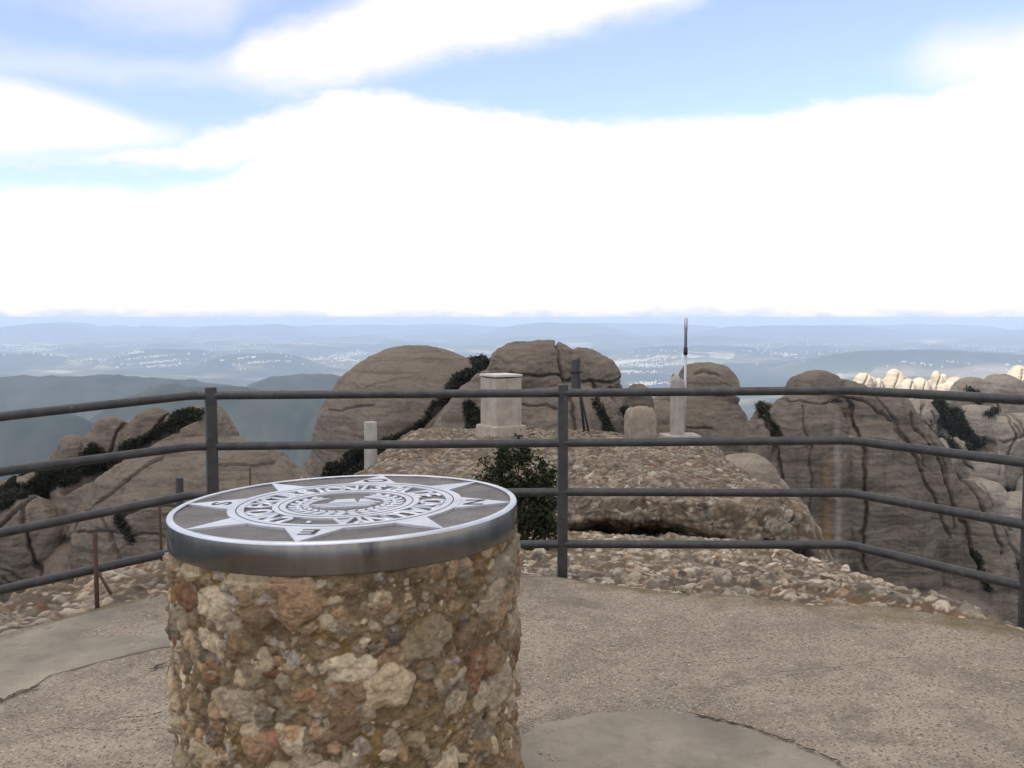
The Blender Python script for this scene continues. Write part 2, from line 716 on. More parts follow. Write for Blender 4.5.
def m_steel():
    b = NB('bright_steel')
    s = b.noise(60, 5, 0.7)
    big = b.noise(7, 4, 0.6)
    c = b.mix(b.ramp(big, [(0.35, 0.0), (0.7, 1.0)]), (0.70, 0.725, 0.78), (0.55, 0.57, 0.62))
    c = b.mix(b.ramp(s, [(0.25, 0.6), (0.4, 0.0)]), c, (0.35, 0.34, 0.34))
    return b.done(c, b.ramp(s, [(0.3, 0.35), (0.7, 0.55)]), 0.85, b.bump(s, 0.12, 0.002))


def m_band():
    b = NB('weathered_steel_band')
    st = b.noise(1.0, 5, 0.65, b.mapping((7, 7, 0.6)))
    sm = b.noise(40, 5, 0.7)
    scr = b.noise(1.0, 4, 0.6, b.mapping((26, 26, 60)))
    c = b.mix(b.ramp(st, [(0.35, 0.0), (0.65, 1.0)]), (0.15, 0.14, 0.135), (0.27, 0.255, 0.245))
    c = b.mix(b.ramp(scr, [(0.69, 0.0), (0.72, 1.0)]), c, (0.04, 0.03, 0.03))
    c = b.mix(b.ramp(sm, [(0.25, 0.5), (0.42, 0.0)]), c, (0.12, 0.11, 0.10))
    lf = b.noise(1.0, 5, 0.7, b.mapping((3.2, 3.2, 1.2)))
    c = b.mix(b.ramp(lf, [(0.54, 0.0), (0.62, 0.75)]), c, (0.055, 0.06, 0.075))
    return b.done(c, b.ramp(st, [(0.3, 0.12), (0.7, 0.24)]), 0.95, b.bump(st, 0.05, 0.01))


def m_plate():
    b = NB('dark_etched_plate')
    s = b.noise(150, 4, 0.7)
    big = b.noise(8, 5, 0.65)
    v = b.voronoi(260)
    c = b.mix(b.ramp(big, [(0.35, 0.0), (0.7, 1.0)]), (0.125, 0.112, 0.106), (0.225, 0.208, 0.20))
    c = b.mix(b.ramp(s, [(0.3, 0.8), (0.5, 0.0)]), c, (0.04, 0.034, 0.03))
    return b.done(c, 0.62, 0.45, b.bump(v, 0.5, 0.002))


M['steel'], M['band'], M['plate'] = m_steel(), m_band(), m_plate()
M['engraved'] = (lambda b: b.done(b.mix(b.noise(90, 3), (0.03, 0.028, 0.027), (0.07, 0.06, 0.055)), 0.8, 0.1))(NB('dark_engraving'))
M['pebbles'] = mat_pebbles('pebble_conglomerate', 90)
M['drum'] = mat_pebbles('mortared_stones', 150)
M['concrete'] = mat_concrete('pale_concrete', (0.46, 0.40, 0.33), (0.27, 0.22, 0.18), 2.0)
M['concrete_grey'] = mat_concrete('grey_concrete', (0.44, 0.41, 0.36), (0.26, 0.24, 0.21), 2.5)
M['leaf'] = mat_leaf('bush_leaf', (0.010, 0.015, 0.007), (0.055, 0.066, 0.022))
M['gully_leaf'] = mat_leaf('gully_leaf', (0.008, 0.010, 0.006), (0.045, 0.048, 0.024))
M['bark'] = (lambda b: b.done(b.mix(b.noise(30, 4), (0.06, 0.045, 0.03), (0.12, 0.09, 0.07)), 0.9))(NB('bark'))


# ================================================================== terrace
EDGE_PX = [(-260, 730), (-120, 668), (0, 630), (60, 613), (165, 590), (330, 579), (520, 572), (560, 573), (620, 583), (700, 590), (760, 595), (850, 600),
           (930, 607), (1024, 625), (1150, 680), (1300, 760)]
_e = np.array([on_z(x, y, 0.0)[:2] for x, y in EDGE_PX])


def ground_z(x, y=None):
    """the terrace tips very slightly towards one side"""
    x = np.asarray(x, float)
    return np.interp(x, [-6, -2.5, -1.7, 0.3, 1.9, 2.4, 6], [-0.13, -0.058, -0.012, 0.0, 0.026, 0.05, 0.17])


EDGE = []
for x, y in EDGE_PX:
    p = on_z(x, y, 0.0)
    for _ in range(4):
        p = on_z(x, y, float(ground_z(p[0])))
    EDGE.append(p[:2])
EDGE = np.array(EDGE)
EDGE = np.vstack([[-9.0, -9.0], [-8.0, -1.5], [-4.7, 1.1], EDGE, [5.2, 0.6], [8.0, -2.0], [9, -9.0], [-9, -9]])


def edge_curve():
    seg = np.linalg.norm(np.diff(EDGE, axis=0), axis=1)
    s = np.concatenate([[0], np.cumsum(seg)])
    # denser where the photograph looks
    t = np.arange(0, s[-1], 0.014)
    x, y = np.interp(t, s, EDGE[:, 0]), np.interp(t, s, EDGE[:, 1])
    k = np.ones(41) / 41
    xs, ys = np.convolve(np.pad(x, 20, 'edge'), k, 'valid'), np.convolve(np.pad(y, 20, 'edge'), k, 'valid')
    return xs, ys


ex, ey = edge_curve()
# terrace sheet: fan of rows from a line behind the camera to the irregular edge
nrow = 300
wob = fbm(P3(ex * 2.2, ey * 2.2), 5) * 0.05
ctr = np.array([0.0, -2.5])
dx, dy = ex - ctr[0], ey - ctr[1]
ln = np.hypot(dx, dy)
ex2, ey2 = ex + dx / ln * wob, ey + dy / ln * wob
tt = np.concatenate([[0.0, 0.2, 0.4, 0.55], np.linspace(0.62, 1.0, nrow - 4)])
X = ctr[0] + np.outer(ex2 - ctr[0], tt)
Yg = ctr[1] + np.outer(ey2 - ctr[1], tt)
p3 = P3(X, Yg)
Z = ground_z(X.ravel()) + fbm(p3 * 1.3, 3) * 0.008 + fbm(p3 * 9, 4, 0.6) * 0.0032
Z = Z.reshape(X.shape)
distE = np.outer(ln, 1 - tt)
Z -= 0.02 * (1 - sstep(distE, 0.0, 0.10))
# skirt
X = np.hstack([X, X[:, -1:] + (dx / ln)[:, None] * 0.02])
Yg = np.hstack([Yg, Yg[:, -1:] + (dy / ln)[:, None] * 0.02])
Z = np.hstack([Z, Z[:, -1:] - 0.22])
distE = np.hstack([distE, distE[:, -1:] * 0])
moss = (1 - sstep(distE.ravel() + fbm(P3(X * 3, Yg * 3), 4) * 0.22, 0.0, 0.30))


def m_terrace():
    b = NB('exposed_aggregate')
    warp = b.noise(30, 2)
    cell = b.voronoi(80, 'Color')
    cell2 = b.voronoi(42, 'Color')
    d = b.voronoi(80)
    d2 = b.voronoi(42)
    r = b.ramp(b.n.new('ShaderNodeSeparateColor').outputs[0], [(0, 0), (1, 1)])
    sc1 = b.n.new('ShaderNodeSeparateColor')
    b.link(cell, sc1.inputs[0])
    sc2 = b.n.new('ShaderNodeSeparateColor')
    b.link(cell2, sc2.inputs[0])
    peb = b.ramp(sc1.outputs[0], [(0.0, (0.10, 0.08, 0.058)), (0.17, (0.16, 0.129, 0.093)), (0.48, (0.305, 0.253, 0.192)), (0.7, (0.45, 0.385, 0.302)),
                                  (0.9, (0.29, 0.18, 0.12)), (0.975, (0.55, 0.48, 0.4))], 'CONSTANT')
    peb2 = b.ramp(sc2.outputs[0], [(0.0, (0.15, 0.12, 0.10)), (0.3, (0.28, 0.22, 0.18)), (0.6, (0.36, 0.30, 0.25)), (0.965, (0.5, 0.44, 0.36))], 'CONSTANT')
    patch = b.noise(1.1, 6, 0.62)
    mid = b.noise(5, 5, 0.65)
    fine = b.noise(260, 3, 0.7)
    matrix = b.mix(b.ramp(patch, [(0.35, 0.0), (0.65, 1.0)]), (0.235, 0.196, 0.148), (0.385, 0.330, 0.256))
    matrix = b.mix(b.ramp(mid, [(0.35, 0.7), (0.52, 0.0)]), matrix, (0.19, 0.155, 0.125))
    c = b.mix(b.math('MULTIPLY', b.ramp(d, [(0.3, 1.0), (0.5, 0.0)]), b.ramp(mid, [(0.3, 0.65), (0.6, 1.0)])), matrix, peb)
    big = b.math('MULTIPLY', b.ramp(d2, [(0.26, 1.0), (0.36, 0.0)]), b.ramp(sc2.outputs[1], [(0.62, 0.0), (0.64, 0.9)]))
    c = b.mix(big, c, peb2)
    c = b.mix(b.ramp(fine, [(0.3, 0.8), (0.45, 0.0)]), c, (0.09, 0.07, 0.055))
    stain = b.noise(2.4, 6, 0.7, None, 0.8)
    c = b.mix(b.ramp(stain, [(0.56, 0.0), (0.70, 0.6)]), c, (0.12, 0.096, 0.066))
    ms = b.math('MULTIPLY', b.attr('moss', 'Fac'), b.ramp(b.noise(9, 5, 0.7), [(0.3, 0.2), (0.6, 1.0)]))
    c = b.mix(ms, c, (0.155, 0.122, 0.06))
    n = b.bump(d, 0.7, 0.008)
    n = b.bump(d2, 0.5, 0.012, n)
    n = b.bump(fine, 0.6, 0.003, n)
    n = b.bump(mid, 0.5, 0.03, n)
    return b.done(c, 0.93, 0, n, 0.25)


terr = new_mesh('terrace_ground', np.stack([X.ravel(), Yg.ravel(), Z.ravel()], 1), grid_faces(X.shape[0], X.shape[1])[:, ::-1], m_terrace())
set_float(terr, 'moss', moss)
tag(terr, kind='structure')


def m_cement():
    b = NB('smooth_cement')
    a = b.noise(2.2, 6, 0.65)
    f = b.noise(70, 4, 0.7)
    m2 = b.noise(11, 5, 0.65)
    c = b.mix(b.ramp(a, [(0.35, 0.0), (0.65, 1.0)]), (0.185, 0.163, 0.130), (0.32, 0.277, 0.212))
    c = b.mix(b.ramp(m2, [(0.3, 0.7), (0.48, 0.0)]), c, (0.165, 0.142, 0.112))
    pit = b.noise(150, 3, 0.7)
    c = b.mix(b.ramp(pit, [(0.62, 0.0), (0.7, 0.6)]), c, (0.42, 0.37, 0.30))
    c = b.mix(b.ramp(f, [(0.28, 0.7), (0.40, 0.0)]), c, (0.15, 0.125, 0.10))
    return b.done(c, 0.88, 0, b.bump(f, 0.25, 0.003, b.bump(m2, 0.2, 0.01)), 0.3)


M['cement'] = m_cement()


def patch(name, pxs, lift=0.006):
    pts = []
    for x, y in pxs:
        p = on_z(x, y, 0.0)
        for _ in range(4):
            p = on_z(x, y, float(ground_z(p[0])))
        pts.append(p[:2])
    pts = np.array(pts)
    n = len(pts)
    # resample closed outline, roughen it
    cl = np.vstack([pts, pts[:1]])
    seg = np.linalg.norm(np.diff(cl, axis=0), axis=1)
    s = np.concatenate([[0], np.cumsum(seg)])
    t = np.arange(0, s[-1], 0.02)
    x, y = np.interp(t, s, cl[:, 0]), np.interp(t, s, cl[:, 1])
    c = np.array([x.mean(), y.mean()])
    k = 1 + fbm(P3(x * 4, y * 4), 4) * 0.030 + fbm(P3(x * 22, y * 22), 4, 0.65) * 0.010
    x, y = c[0] + (x - c[0]) * k, c[1] + (y - c[1]) * k
    bm = bmesh.new()
    top = [bm.verts.new((a, b, float(ground_z(a)) + lift)) for a, b in zip(x, y)]
    es = [bm.edges.new((top[i], top[(i + 1) % len(top)])) for i in range(len(top))]
    bmesh.ops.triangle_fill(bm, use_beauty=True, use_dissolve=False, edges=es)
    bmesh.ops.recalc_face_normals(bm, faces=bm.faces[:])
    if bm.faces[0].normal.z < 0:
        bmesh.ops.reverse_faces(bm, faces=bm.faces[:])
    low = [bm.verts.new((c[0] + (v.co.x - c[0]) * 1.012, c[1] + (v.co.y - c[1]) * 1.012, v.co.z - 0.02)) for v in top]
    for i in range(len(top)):
        j = (i + 1) % len(top)
        try:
            bm.faces.new((top[i], low[i], low[j], top[j]))
        except ValueError:
            pass
    o = bm_obj(name, bm, M['cement'])
    tag(o, kind='structure')
    return o


patch('cement_ground_patch', [(498, 768), (512, 742), (545, 724), (600, 714), (655, 711), (690, 717), (740, 728), (790, 745), (835, 764), (870, 800), (880, 900),
                       (690, 1000), (540, 940)])
patch('cement_ground_patch', [(-90, 690), (-40, 655), (0, 641), (60, 622), (110, 609), (172, 598), (230, 604), (230, 640), (165, 648), (105, 662), (50, 676),
                       (30, 690), (0, 702), (-60, 730)])


def cracks():
    bm = bmesh.new()
    for pl, w in ([[(-10, 707), (12, 697), (40, 687)], 0.016], [[(150, 672), (158, 668), (172, 662)], 0.014],
                  [[(690, 716), (740, 727), (790, 744), (835, 763), (862, 785)], 0.009],
                  [[(560, 640), (600, 655), (640, 648), (700, 665), (760, 660)], 0.0035], [[(112, 722), (150, 718), (170, 712)], 0.004], [[(690, 715), (720, 690), (770, 676), (850, 668), (930, 655)], 0.003], [[(20, 740), (60, 730), (110, 735), (165, 726)], 0.003]):
        P = []
        for (x0, y0), (x1, y1) in zip(pl, pl[1:]):
            for k in range(12):
                t = k / 12
                x, y = x0 + (x1 - x0) * t, y0 + (y1 - y0) * t
                p = on_z(x, y, 0.0)
                p = on_z(x, y, float(ground_z(p[0])))
                P.append(p)
        prev = None
        for k, p in enumerate(P):
            ww = w * random.uniform(0.25, 1.0) * (0.2 if k in (0, len(P) - 1) else 1)
            jx, jy = random.gauss(0, 0.006), random.gauss(0, 0.006)
            z = float(ground_z(p[0])) + 0.0115
            a = bm.verts.new((p[0] + jx, p[1] + jy + ww, z))
            b = bm.verts.new((p[0] + jx, p[1] + jy - ww, z))
            if prev:
                bm.faces.new((prev[0], prev[1], b, a))
            prev = (a, b)
    bmesh.ops.recalc_face_normals(bm, faces=bm.faces[:])
    b = NB('crack_dirt')
    o = bm_obj('ground_crack', bm, b.done(b.mix(b.noise(60, 3), (0.035, 0.026, 0.018), (0.10, 0.08, 0.055)), 0.95, 0, None, 0.1))
    tag(o, kind='structure')


cracks()

# ================================================================== pebbly ground beyond the railing
gu, gv = np.arange(-4.6, 4.9, 0.016), np.arange(3.2, 10.2, 0.02)
H = np.zeros((len(gu), len(gv)))
C = np.tile(np.array([0.13, 0.098, 0.068]), (len(gu), len(gv), 1))
UU, VV = np.meshgrid(gu, gv, indexing='ij')
cv_ = fbm(P3(UU * 1.5, VV * 1.5), 5).reshape(UU.shape)
C *= (1 + 0.35 * cv_)[..., None]
red = sstep(fbm(P3(UU * 1.1 + 40, VV * 1.1), 4).reshape(UU.shape), 0.25, 0.6)[..., None]
C = C * (1 - red) + np.array([0.15, 0.09, 0.05]) * red
lim_y = np.array([-3, 3.0, 4.3, 5.0, 6.3, 8, 10.5])
lim_l = np.interp(gv, [-3, 3.2, 4.9, 6.3, 8, 10.5], [-4.4, -3.9, -2.95, -2.45, -2.2, -2.2])
lim_r = np.interp(gv, [3.2, 4.4, 4.8, 6.5, 8.5, 9.3, 10.5], [3.9, 2.9, 2.55, 2.35, 2.75, 2.95, 2.9])
EY = np.interp(gu, EDGE[3:-4, 0], EDGE[3:-4, 1])


def gmask(u, v):
    e = np.interp(u, EDGE[3:-4, 0], EDGE[3:-4, 1])
    return v > e - 0.3 and np.interp(v, gv, lim_l) - 0.5 < u < np.interp(v, gv, lim_r) + 0.5


stamp(gu, gv, 0.016, 0.02, H, C, 34000, 0.012, 0.044, 2.4, 0.6, mask=gmask, seed=3, tone=(0.45, 1.2))
base = np.interp(UU, gu, ground_z(gu))
dE = VV - EY[:, None]
slope = -0.13 * np.clip(dE, 0, None) - 0.012 * np.clip(dE, 0, None) ** 1.5
slope = slope * np.interp(UU, [-2.3, -1.1], [0.12, 1.0])
rough = fbm(P3(UU * 0.9 + 9, VV * 0.9), 5).reshape(UU.shape) * 0.06
led = fbm(P3(UU * 2.6, VV * 3.5, 4.0), 4, ridged=True).reshape(UU.shape) * 0.028
wobl = fbm(P3(UU * 0 + 3, VV * 1.7), 4).reshape(UU.shape) * 0.13
out = np.clip(np.maximum(lim_l[None, :] + wobl - UU, UU - lim_r[None, :] + wobl), 0, None)
drop = -1.6 * out - 1.0 * out ** 1.3
# pale lichen-grey towards the drop on one side, warmer near the fence
Zr = base - 0.045 + slope + (rough + led) * sstep(dE, -0.05, 0.5) + H * sstep(dE, -0.25, 0.0) + drop - 0.35 * (1 - sstep(dE, -0.5, -0.12))
pg = new_mesh('pebbly_ground', np.stack([UU.ravel(), VV.ravel(), Zr.ravel()], 1), grid_faces(len(gu), len(gv)), M['pebbles'])
set_color(pg, 'stone', C.reshape(-1, 3))
tag(pg, kind='structure')

# ================================================================== conglomerate outcrop
mu, ms_ = np.arange(-3.4, 4.4, 0.02), np.arange(0, 8.6, 0.02)
H = np.zeros((len(mu), len(ms_)))
C = np.tile(np.array([0.13, 0.098, 0.068]), (len(mu), len(ms_), 1))
UU, SS = np.meshgrid(mu, ms_, indexing='ij')
C *= (1 + 0.4 * fbm(P3(UU * 1.3, SS * 1.3, 7), 5).reshape(UU.shape))[..., None]
red = sstep(fbm(P3(UU * 0.8 + 10, SS * 0.9), 4).reshape(UU.shape), 0.3, 0.7)[..., None]
C = C * (1 - red) + np.array([0.15, 0.075, 0.035]) * red
stamp(mu, ms_, 0.02, 0.02, H, C, 46000, 0.014, 0.046, 2.6, 0.60, seed=5, tone=(0.34, 0.84))
gr = sstep(fbm(P3(UU * 2.2, SS * 2.2, 11), 5, 0.6).reshape(UU.shape), 0.0, 0.7)[..., None] * 0.6
C = C * (1 - gr) + np.array([0.085, 0.062, 0.042]) * gr
undercut_shade = (sstep(SS, 0.3, 0.5) * (1 - sstep(SS, 1.0, 1.22)) * (1 - sstep(UU + 0.25 * fbm(P3(UU * 3, SS * 3), 3).reshape(UU.shape), 1.0, 1.7)))[..., None] * 0.95  # undercut darkened with earth brown, standing in for the overhang's shadow
C = C * (1 - undercut_shade) + np.array([0.07, 0.045, 0.028]) * undercut_shade
# profile: s=0 under the ledge, climbing the face to the lip, then back over the top
face_y0 = 9.15 - 0.5 * sstep(UU, 1.0, 2.4) + 0.35 * fbm(P3(UU * 0.9, UU * 0 + 2), 4).reshape(UU.shape)
fh = 0.25 + 0.09 * sstep(UU, 0.9, 2.2)
prof_s = np.array([0, 0.45, 0.75, 1.2, 1.5, 2.1, 8.6])
py_ = np.interp(SS, prof_s, [0.8, 0.5, 0.30, -0.12, -0.04, 0.6, 7.0])
pz_ = np.interp(SS, prof_s, [-0.95, -0.74, -0.44, -0.20, 0.08, 0.14, -0.12])
Ym = face_y0 + py_
lipz = 0.075 * (1 - sstep(UU, 1.0, 1.9)) * np.exp(-((SS - 1.2) / 0.22) ** 2)
Zm = -0.42 + (pz_ + lipz) * (fh / 0.36) + 0.05
Zm += fbm(P3(UU * 0.8, SS * 0.8, 3), 5).reshape(UU.shape) * 0.06 * sstep(SS, 0.7, 2.2)
Zm += fbm(P3(UU * 2.5, SS * 4.0, 6), 4, ridged=True).reshape(UU.shape) * 0.03
lefts = -1.95 + 0.15 * fbm(P3(SS, SS * 0), 3).reshape(UU.shape)
rights = np.interp(Ym, [8.5, 9.3, 10, 13, 14, 16], [2.75, 2.8, 2.8, 2.8, 3.05, 3.1]) + 0.12 * fbm(P3(SS * 1.5, SS * 0 + 5), 3).reshape(UU.shape)
o_r = np.clip(UU - rights + 0.35, 0, None)
o_l = np.clip(lefts + 0.75 - UU, 0, None)
Zm -= 0.75 * o_r ** 2 + 1.2 * np.clip(o_r - 0.35, 0, None) + 0.42 * o_l ** 2 + 1.1 * np.clip(o_l - 0.8, 0, None)
V3 = np.stack([UU, Ym, Zm], -1)
# push pebbles out along the sheet's normal
d1, d2 = np.gradient(V3, axis=0), np.gradient(V3, axis=1)
N = np.cross(d1, d2)
N /= np.linalg.norm(N, axis=-1, keepdims=True) + 1e-9
V3 = V3 + N * H[..., None]
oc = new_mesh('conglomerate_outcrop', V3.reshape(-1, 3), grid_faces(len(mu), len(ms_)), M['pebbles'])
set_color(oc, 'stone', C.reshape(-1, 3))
tag(oc, 'low pebbly conglomerate ledge beyond the railing carrying the concrete markers', 'rock outcrop')


def top_z(x, y):
    k = np.argmin((V3[..., 0] - x) ** 2 + (V3[..., 1] - y) ** 2 + (SS < 1.6) * 100)
    return float(V3.reshape(-1, 3)[k, 2])


# ================================================================== rock domes
def super_lobe(bm, c, r, tilt=0.0, n=2.5, sub=4, yaw=0.0):
    g = bmesh.ops.create_icosphere(bm, subdivisions=sub, radius=1.0)
    R = Matrix.Rotation(yaw, 3, 'Z') @ Matrix.Rotation(tilt, 3, 'Y')
    for v in g['verts']:
        p = v.co
        k = (abs(p.x) ** n + abs(p.y) ** n + abs(p.z) ** n) ** (-1 / n)
        v.co = R @ Vector((p.x * k * r[0], p.y * k * r[1], p.z * k * r[2])) + Vector(c)


def seg_dist(px, pz, poly):
    d = np.full(len(px), 1e9)
    for (x0, z0), (x1, z1) in zip(poly, poly[1:]):
        vx, vz = x1 - x0, z1 - z0
        t = np.clip(((px - x0) * vx + (pz - z0) * vz) / (vx * vx + vz * vz + 1e-9), 0, 1)
        d = np.minimum(d, np.hypot(px - x0 - t * vx, pz - z0 - t * vz))
    return d


def rock(name, label, Y, lobes, cracks=(), mat=None, veg=(), vox=1.0, amp=1.0, group=None, cat='rock formation', seed=0, strata=1.0, veg_name='gully_shrubbery'):
    """lobes: (cx, cy, rx, ry, dY, depth factor, tilt deg, n) measured in photo pixels at depth Y"""
    px = Y / F
    bm = bmesh.new()
    for L in lobes:
        cx, cy, rx, ry = L[:4]
        dY = (L[4] if len(L) > 4 else 0) * px
        df = L[5] if len(L) > 5 else 1.0
        tl = math.radians(L[6]) if len(L) > 6 else 0
        n = L[7] if len(L) > 7 else 2.5
        c = at(cx, cy, Y)
        c[1] += dY
        super_lobe(bm, c, (rx * px, rx * px * df, ry * px), tl, n)
    me = bpy.data.meshes.new(name)
    bm.to_mesh(me)
    bm.free()
    ob = bpy.data.objects.new(name, me)
    COL.objects.link(ob)
    md = ob.modifiers.new('union', 'REMESH')
    md.mode = 'VOXEL'
    md.voxel_size = vox * px
    dg = bpy.context.evaluated_depsgraph_get()
    me2 = bpy.data.meshes.new_from_object(ob.evaluated_get(dg))
    ob.modifiers.clear()
    ob.data = me2
    bpy.data.meshes.remove(me)
    me2.name = name
    nv = len(me2.vertices)
    co_ = np.empty(nv * 3, dtype=np.float32)
    me2.vertices.foreach_get('co', co_)
    co_ = co_.reshape(-1, 3).astype(np.float64)
    nn = np.empty(nv * 3, dtype=np.float32)
    me2.vertices.foreach_get('normal', nn)
    nn = nn.reshape(-1, 3)
    q = co_ / px + seed * 31.7
    front = np.where(nn[:, 1] < 0.55)[0]
    q = q[front]
    d = fbm(q * np.array([0.022, 0.022, 0.03]), 5, 0.5) * 3.4 * amp
    warp = fbm(q * 0.02, 3) * 9
    zz = q[:, 2] + warp
    s = noise(np.stack([q[:, 0] * 0.012, q[:, 1] * 0.012, zz * 0.11], 1))
    d += s * 0.9 * strata
    s2 = noise(np.stack([q[:, 0] * 0.03, q[:, 1] * 0.03, zz * 0.3], 1))
    d += s2 * 0.55 * strata
    # runnels down the faces
    ru = noise(np.stack([q[:, 0] * 0.06, q[:, 1] * 0.06, q[:, 2] * 0.008], 1))
    d += np.minimum(ru, 0.1) * 2.0 * amp
    d += fbm(q * 0.16, 3) * 0.5 * amp
    d *= px
    full = np.zeros(nv)
    full[front] = d
    d = full
    full = np.zeros(nv)
    full[front] = fbm(q * 0.05, 3) * 3.0 * px
    wx = full
    full = np.zeros(nv)
    full[front] = ru
    ru = full
    for pl, w, dep in cracks:
        poly = [(at(a, b, Y)[0], at(a, b, Y)[2]) for a, b in pl]
        ds = seg_dist(co_[:, 0] + wx, co_[:, 2] + wx, poly)
        fr = (nn[:, 1] < 0.35)
        d -= fr * 1.5 * dep * px * np.exp(-(ds / (0.6 * w * px)) ** 2)
    co2 = co_ + nn * d[:, None]
    me2.vertices.foreach_set('co', co2.astype(np.float32).ravel())
    me2.polygons.foreach_set('use_smooth', np.ones(len(me2.polygons), dtype=bool))
    me2.update()
    if mat:
        me2.materials.clear()
        me2.materials.append(mat)
    tag(ob, label, cat, group)
    if veg:
        pts, scl = [], []
        for pl, w, dens in veg:
            poly = [(at(a, b, Y)[0], at(a, b, Y)[2]) for a, b in pl]
            ds = seg_dist(co2[:, 0] + wx * 1.3, co2[:, 2] - wx, poly)
            ok = np.where((ds < 0.95 * w * px * (0.6 + 0.8 * (0.5 + ru))) & (nn[:, 1] < 0.3))[0]
            if len(ok) == 0:
                continue
            k = min(len(ok), int(len(ok) * min(1, dens * 1.7)))
            ok = RNG.choice(ok, k, replace=False)
            pts.append(co2[ok] + nn[ok] * px * RNG.uniform(-0.5, 2.2, (k, 1)))
        pts = np.vstack(pts)
        leaf_cloud(veg_name, pts, 1.35 * px, M['gully_leaf'], per=9, spread=1.5 * px)
    return ob


def leaf_quads(pts, size, spread, per):
    n = len(pts) * per
    c = np.repeat(pts, per, 0) + RNG.normal(0, 1, (n, 3)) * spread
    a = RNG.normal(0, 1, (n, 3))
    a /= np.linalg.norm(a, axis=1)[:, None]
    b = np.cross(a, RNG.normal(0, 1, (n, 3)))
    b /= np.linalg.norm(b, axis=1)[:, None] + 1e-9
    s = size * RNG.uniform(0.5, 1.2, (n, 1))
    v = np.stack([c - a * s, c + b * s * 0.45, c + a * s, c - b * s * 0.45], 1).reshape(-1, 3)
    f = np.arange(n * 4).reshape(-1, 4)
    sh = np.repeat(RNG.random(n), 4)
    return v, f, sh


def leaf_cloud(name, pts, size, mat, per=6, spread=0.1, parent=None, kind='stuff'):
    v, f, sh = leaf_quads(np.asarray(pts), size, spread, per)
    o = new_mesh(name, v, f, mat, smooth=False, parent=parent)
    set_color(o, 'shade', np.stack([sh, sh, sh], 1))
    if kind and parent is None:
        tag(o, kind=kind)
        if kind == 'stuff':
            tag(o, 'dark evergreen scrub rooted in the cracks of the rocks', 'scrub')
    return o


BASE, LIGHT, DARK = (0.145, 0.117, 0.091), (0.195, 0.16, 0.126), (0.072, 0.057, 0.045)
R1 = mat_rock('brown_conglomerate', 70 / F, BASE, LIGHT, DARK)
R2 = mat_rock('smooth_conglomerate', 120 / F, BASE, LIGHT, DARK, 0.35)
R3 = mat_rock('cliff_conglomerate', 85 / F, (0.138, 0.112, 0.088), (0.19, 0.158, 0.126), (0.068, 0.055, 0.044), 0.6, stain=True)
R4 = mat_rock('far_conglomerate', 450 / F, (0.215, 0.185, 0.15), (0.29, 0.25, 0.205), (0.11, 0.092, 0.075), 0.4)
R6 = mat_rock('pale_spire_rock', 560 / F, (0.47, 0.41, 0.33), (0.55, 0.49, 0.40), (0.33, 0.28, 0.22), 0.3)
R5 = mat_rock('near_boulder', 18 / F, (0.215, 0.178, 0.138), (0.29, 0.242, 0.19), (0.12, 0.095, 0.072), 0.3)

rock('rock_dome', 'broad sloping rock slab with a scrubby diagonal gully, behind the stone orientation table', 70,
     [(205, 565, 128, 132, 0, 0.8, 0, 2.3), (285, 590, 70, 125, 8, 1.0, 0, 2.2),
      (185, 447, 44, 36, 28, 1.0, -18, 2.3), (142, 450, 26, 40, 22, 1.0, 6, 2.4), (100, 458, 25, 40, 20, 1.0, 10, 2.4), (60, 482, 21, 46, 18, 1.0, 14, 2.4),
      (28, 510, 26, 38, 14, 1.0, 10, 2.4), (-20, 535, 45, 55, 14, 1.0, 0, 2.4), (128, 560, 120, 105, 34, 0.6, -14, 2.4),
      (35, 560, 44, 74, -34, 0.8, 8, 2.6), (-18, 575, 36, 75, -40, 0.8, 0, 2.6), (100, 600, 70, 70, -20, .8, 0, 2.5), (160, 700, 200, 150, 20, 0.7, 0, 2.5)],
     cracks=[([(62, 600), (72, 560), (58, 520), (50, 495)], 2.6, 6), ([(165, 412), (150, 436), (128, 452)], 2.4, 5), ([(60, 470), (45, 500), (20, 530)], 2.6, 5), ([(100, 520), (150, 512), (200, 515)], 1.6, 2.2), ([(180, 450), (150, 470), (110, 500), (90, 530)], 2.0, 3.5), ([(40, 560), (75, 575), (100, 578)], 1.6, 3), ([(195, 418), (150, 440), (110, 468), (70, 490)], 4.5, 7),
             ([(130, 500), (150, 520), (158, 545)], 3, 4), ([(118, 425), (112, 450), (100, 478)], 2.2, 5), ([(80, 440), (78, 470)], 2, 4),
             ([(10, 545), (40, 552), (55, 562)], 1.5, 2.5), ([(150, 500), (185, 490), (240, 488)], 1.6, 2.2), ([(235, 455), (280, 458)], 1.5, 2)],
     mat=R1, veg=[([(0, 498), (30, 488), (60, 476), (100, 458)], 10, 0.6), ([(85, 466), (115, 455), (150, 436), (195, 414)], 4.5, 0.5), ([(152, 496), (163, 510), (172, 520)], 2.6, 0.3),
                  ([(0, 540), (3, 580)], 5, 0.4)], vox=1.0, seed=1)

rock('rock_dome', 'tall smooth rounded dome sloping down beside the concrete post', 130,
     [(418, 478, 106, 133, 0, 1.0, 0, 2.25), (370, 560, 90, 180, 0, 0.9, 12, 2.3), (470, 480, 75, 122, 25, 1.0, 0, 2.3), (420, 640, 180, 170, 0, 0.8, 0, 2.5)],
     cracks=[([(340, 405), (360, 402), (385, 398)], 1.4, 1.8), ([(495, 355), (460, 385), (430, 415), (375, 445), (340, 475)], 4.0, 5)],
     mat=R2, veg=[([(494, 358), (478, 368), (458, 384)], 6, 0.6), ([(455, 390), (430, 412), (408, 436)], 3.0, 0.5), ([(415, 428), (385, 440), (350, 462), (335, 478)], 9, 0.6)], vox=1.0, seed=2, amp=0.6)

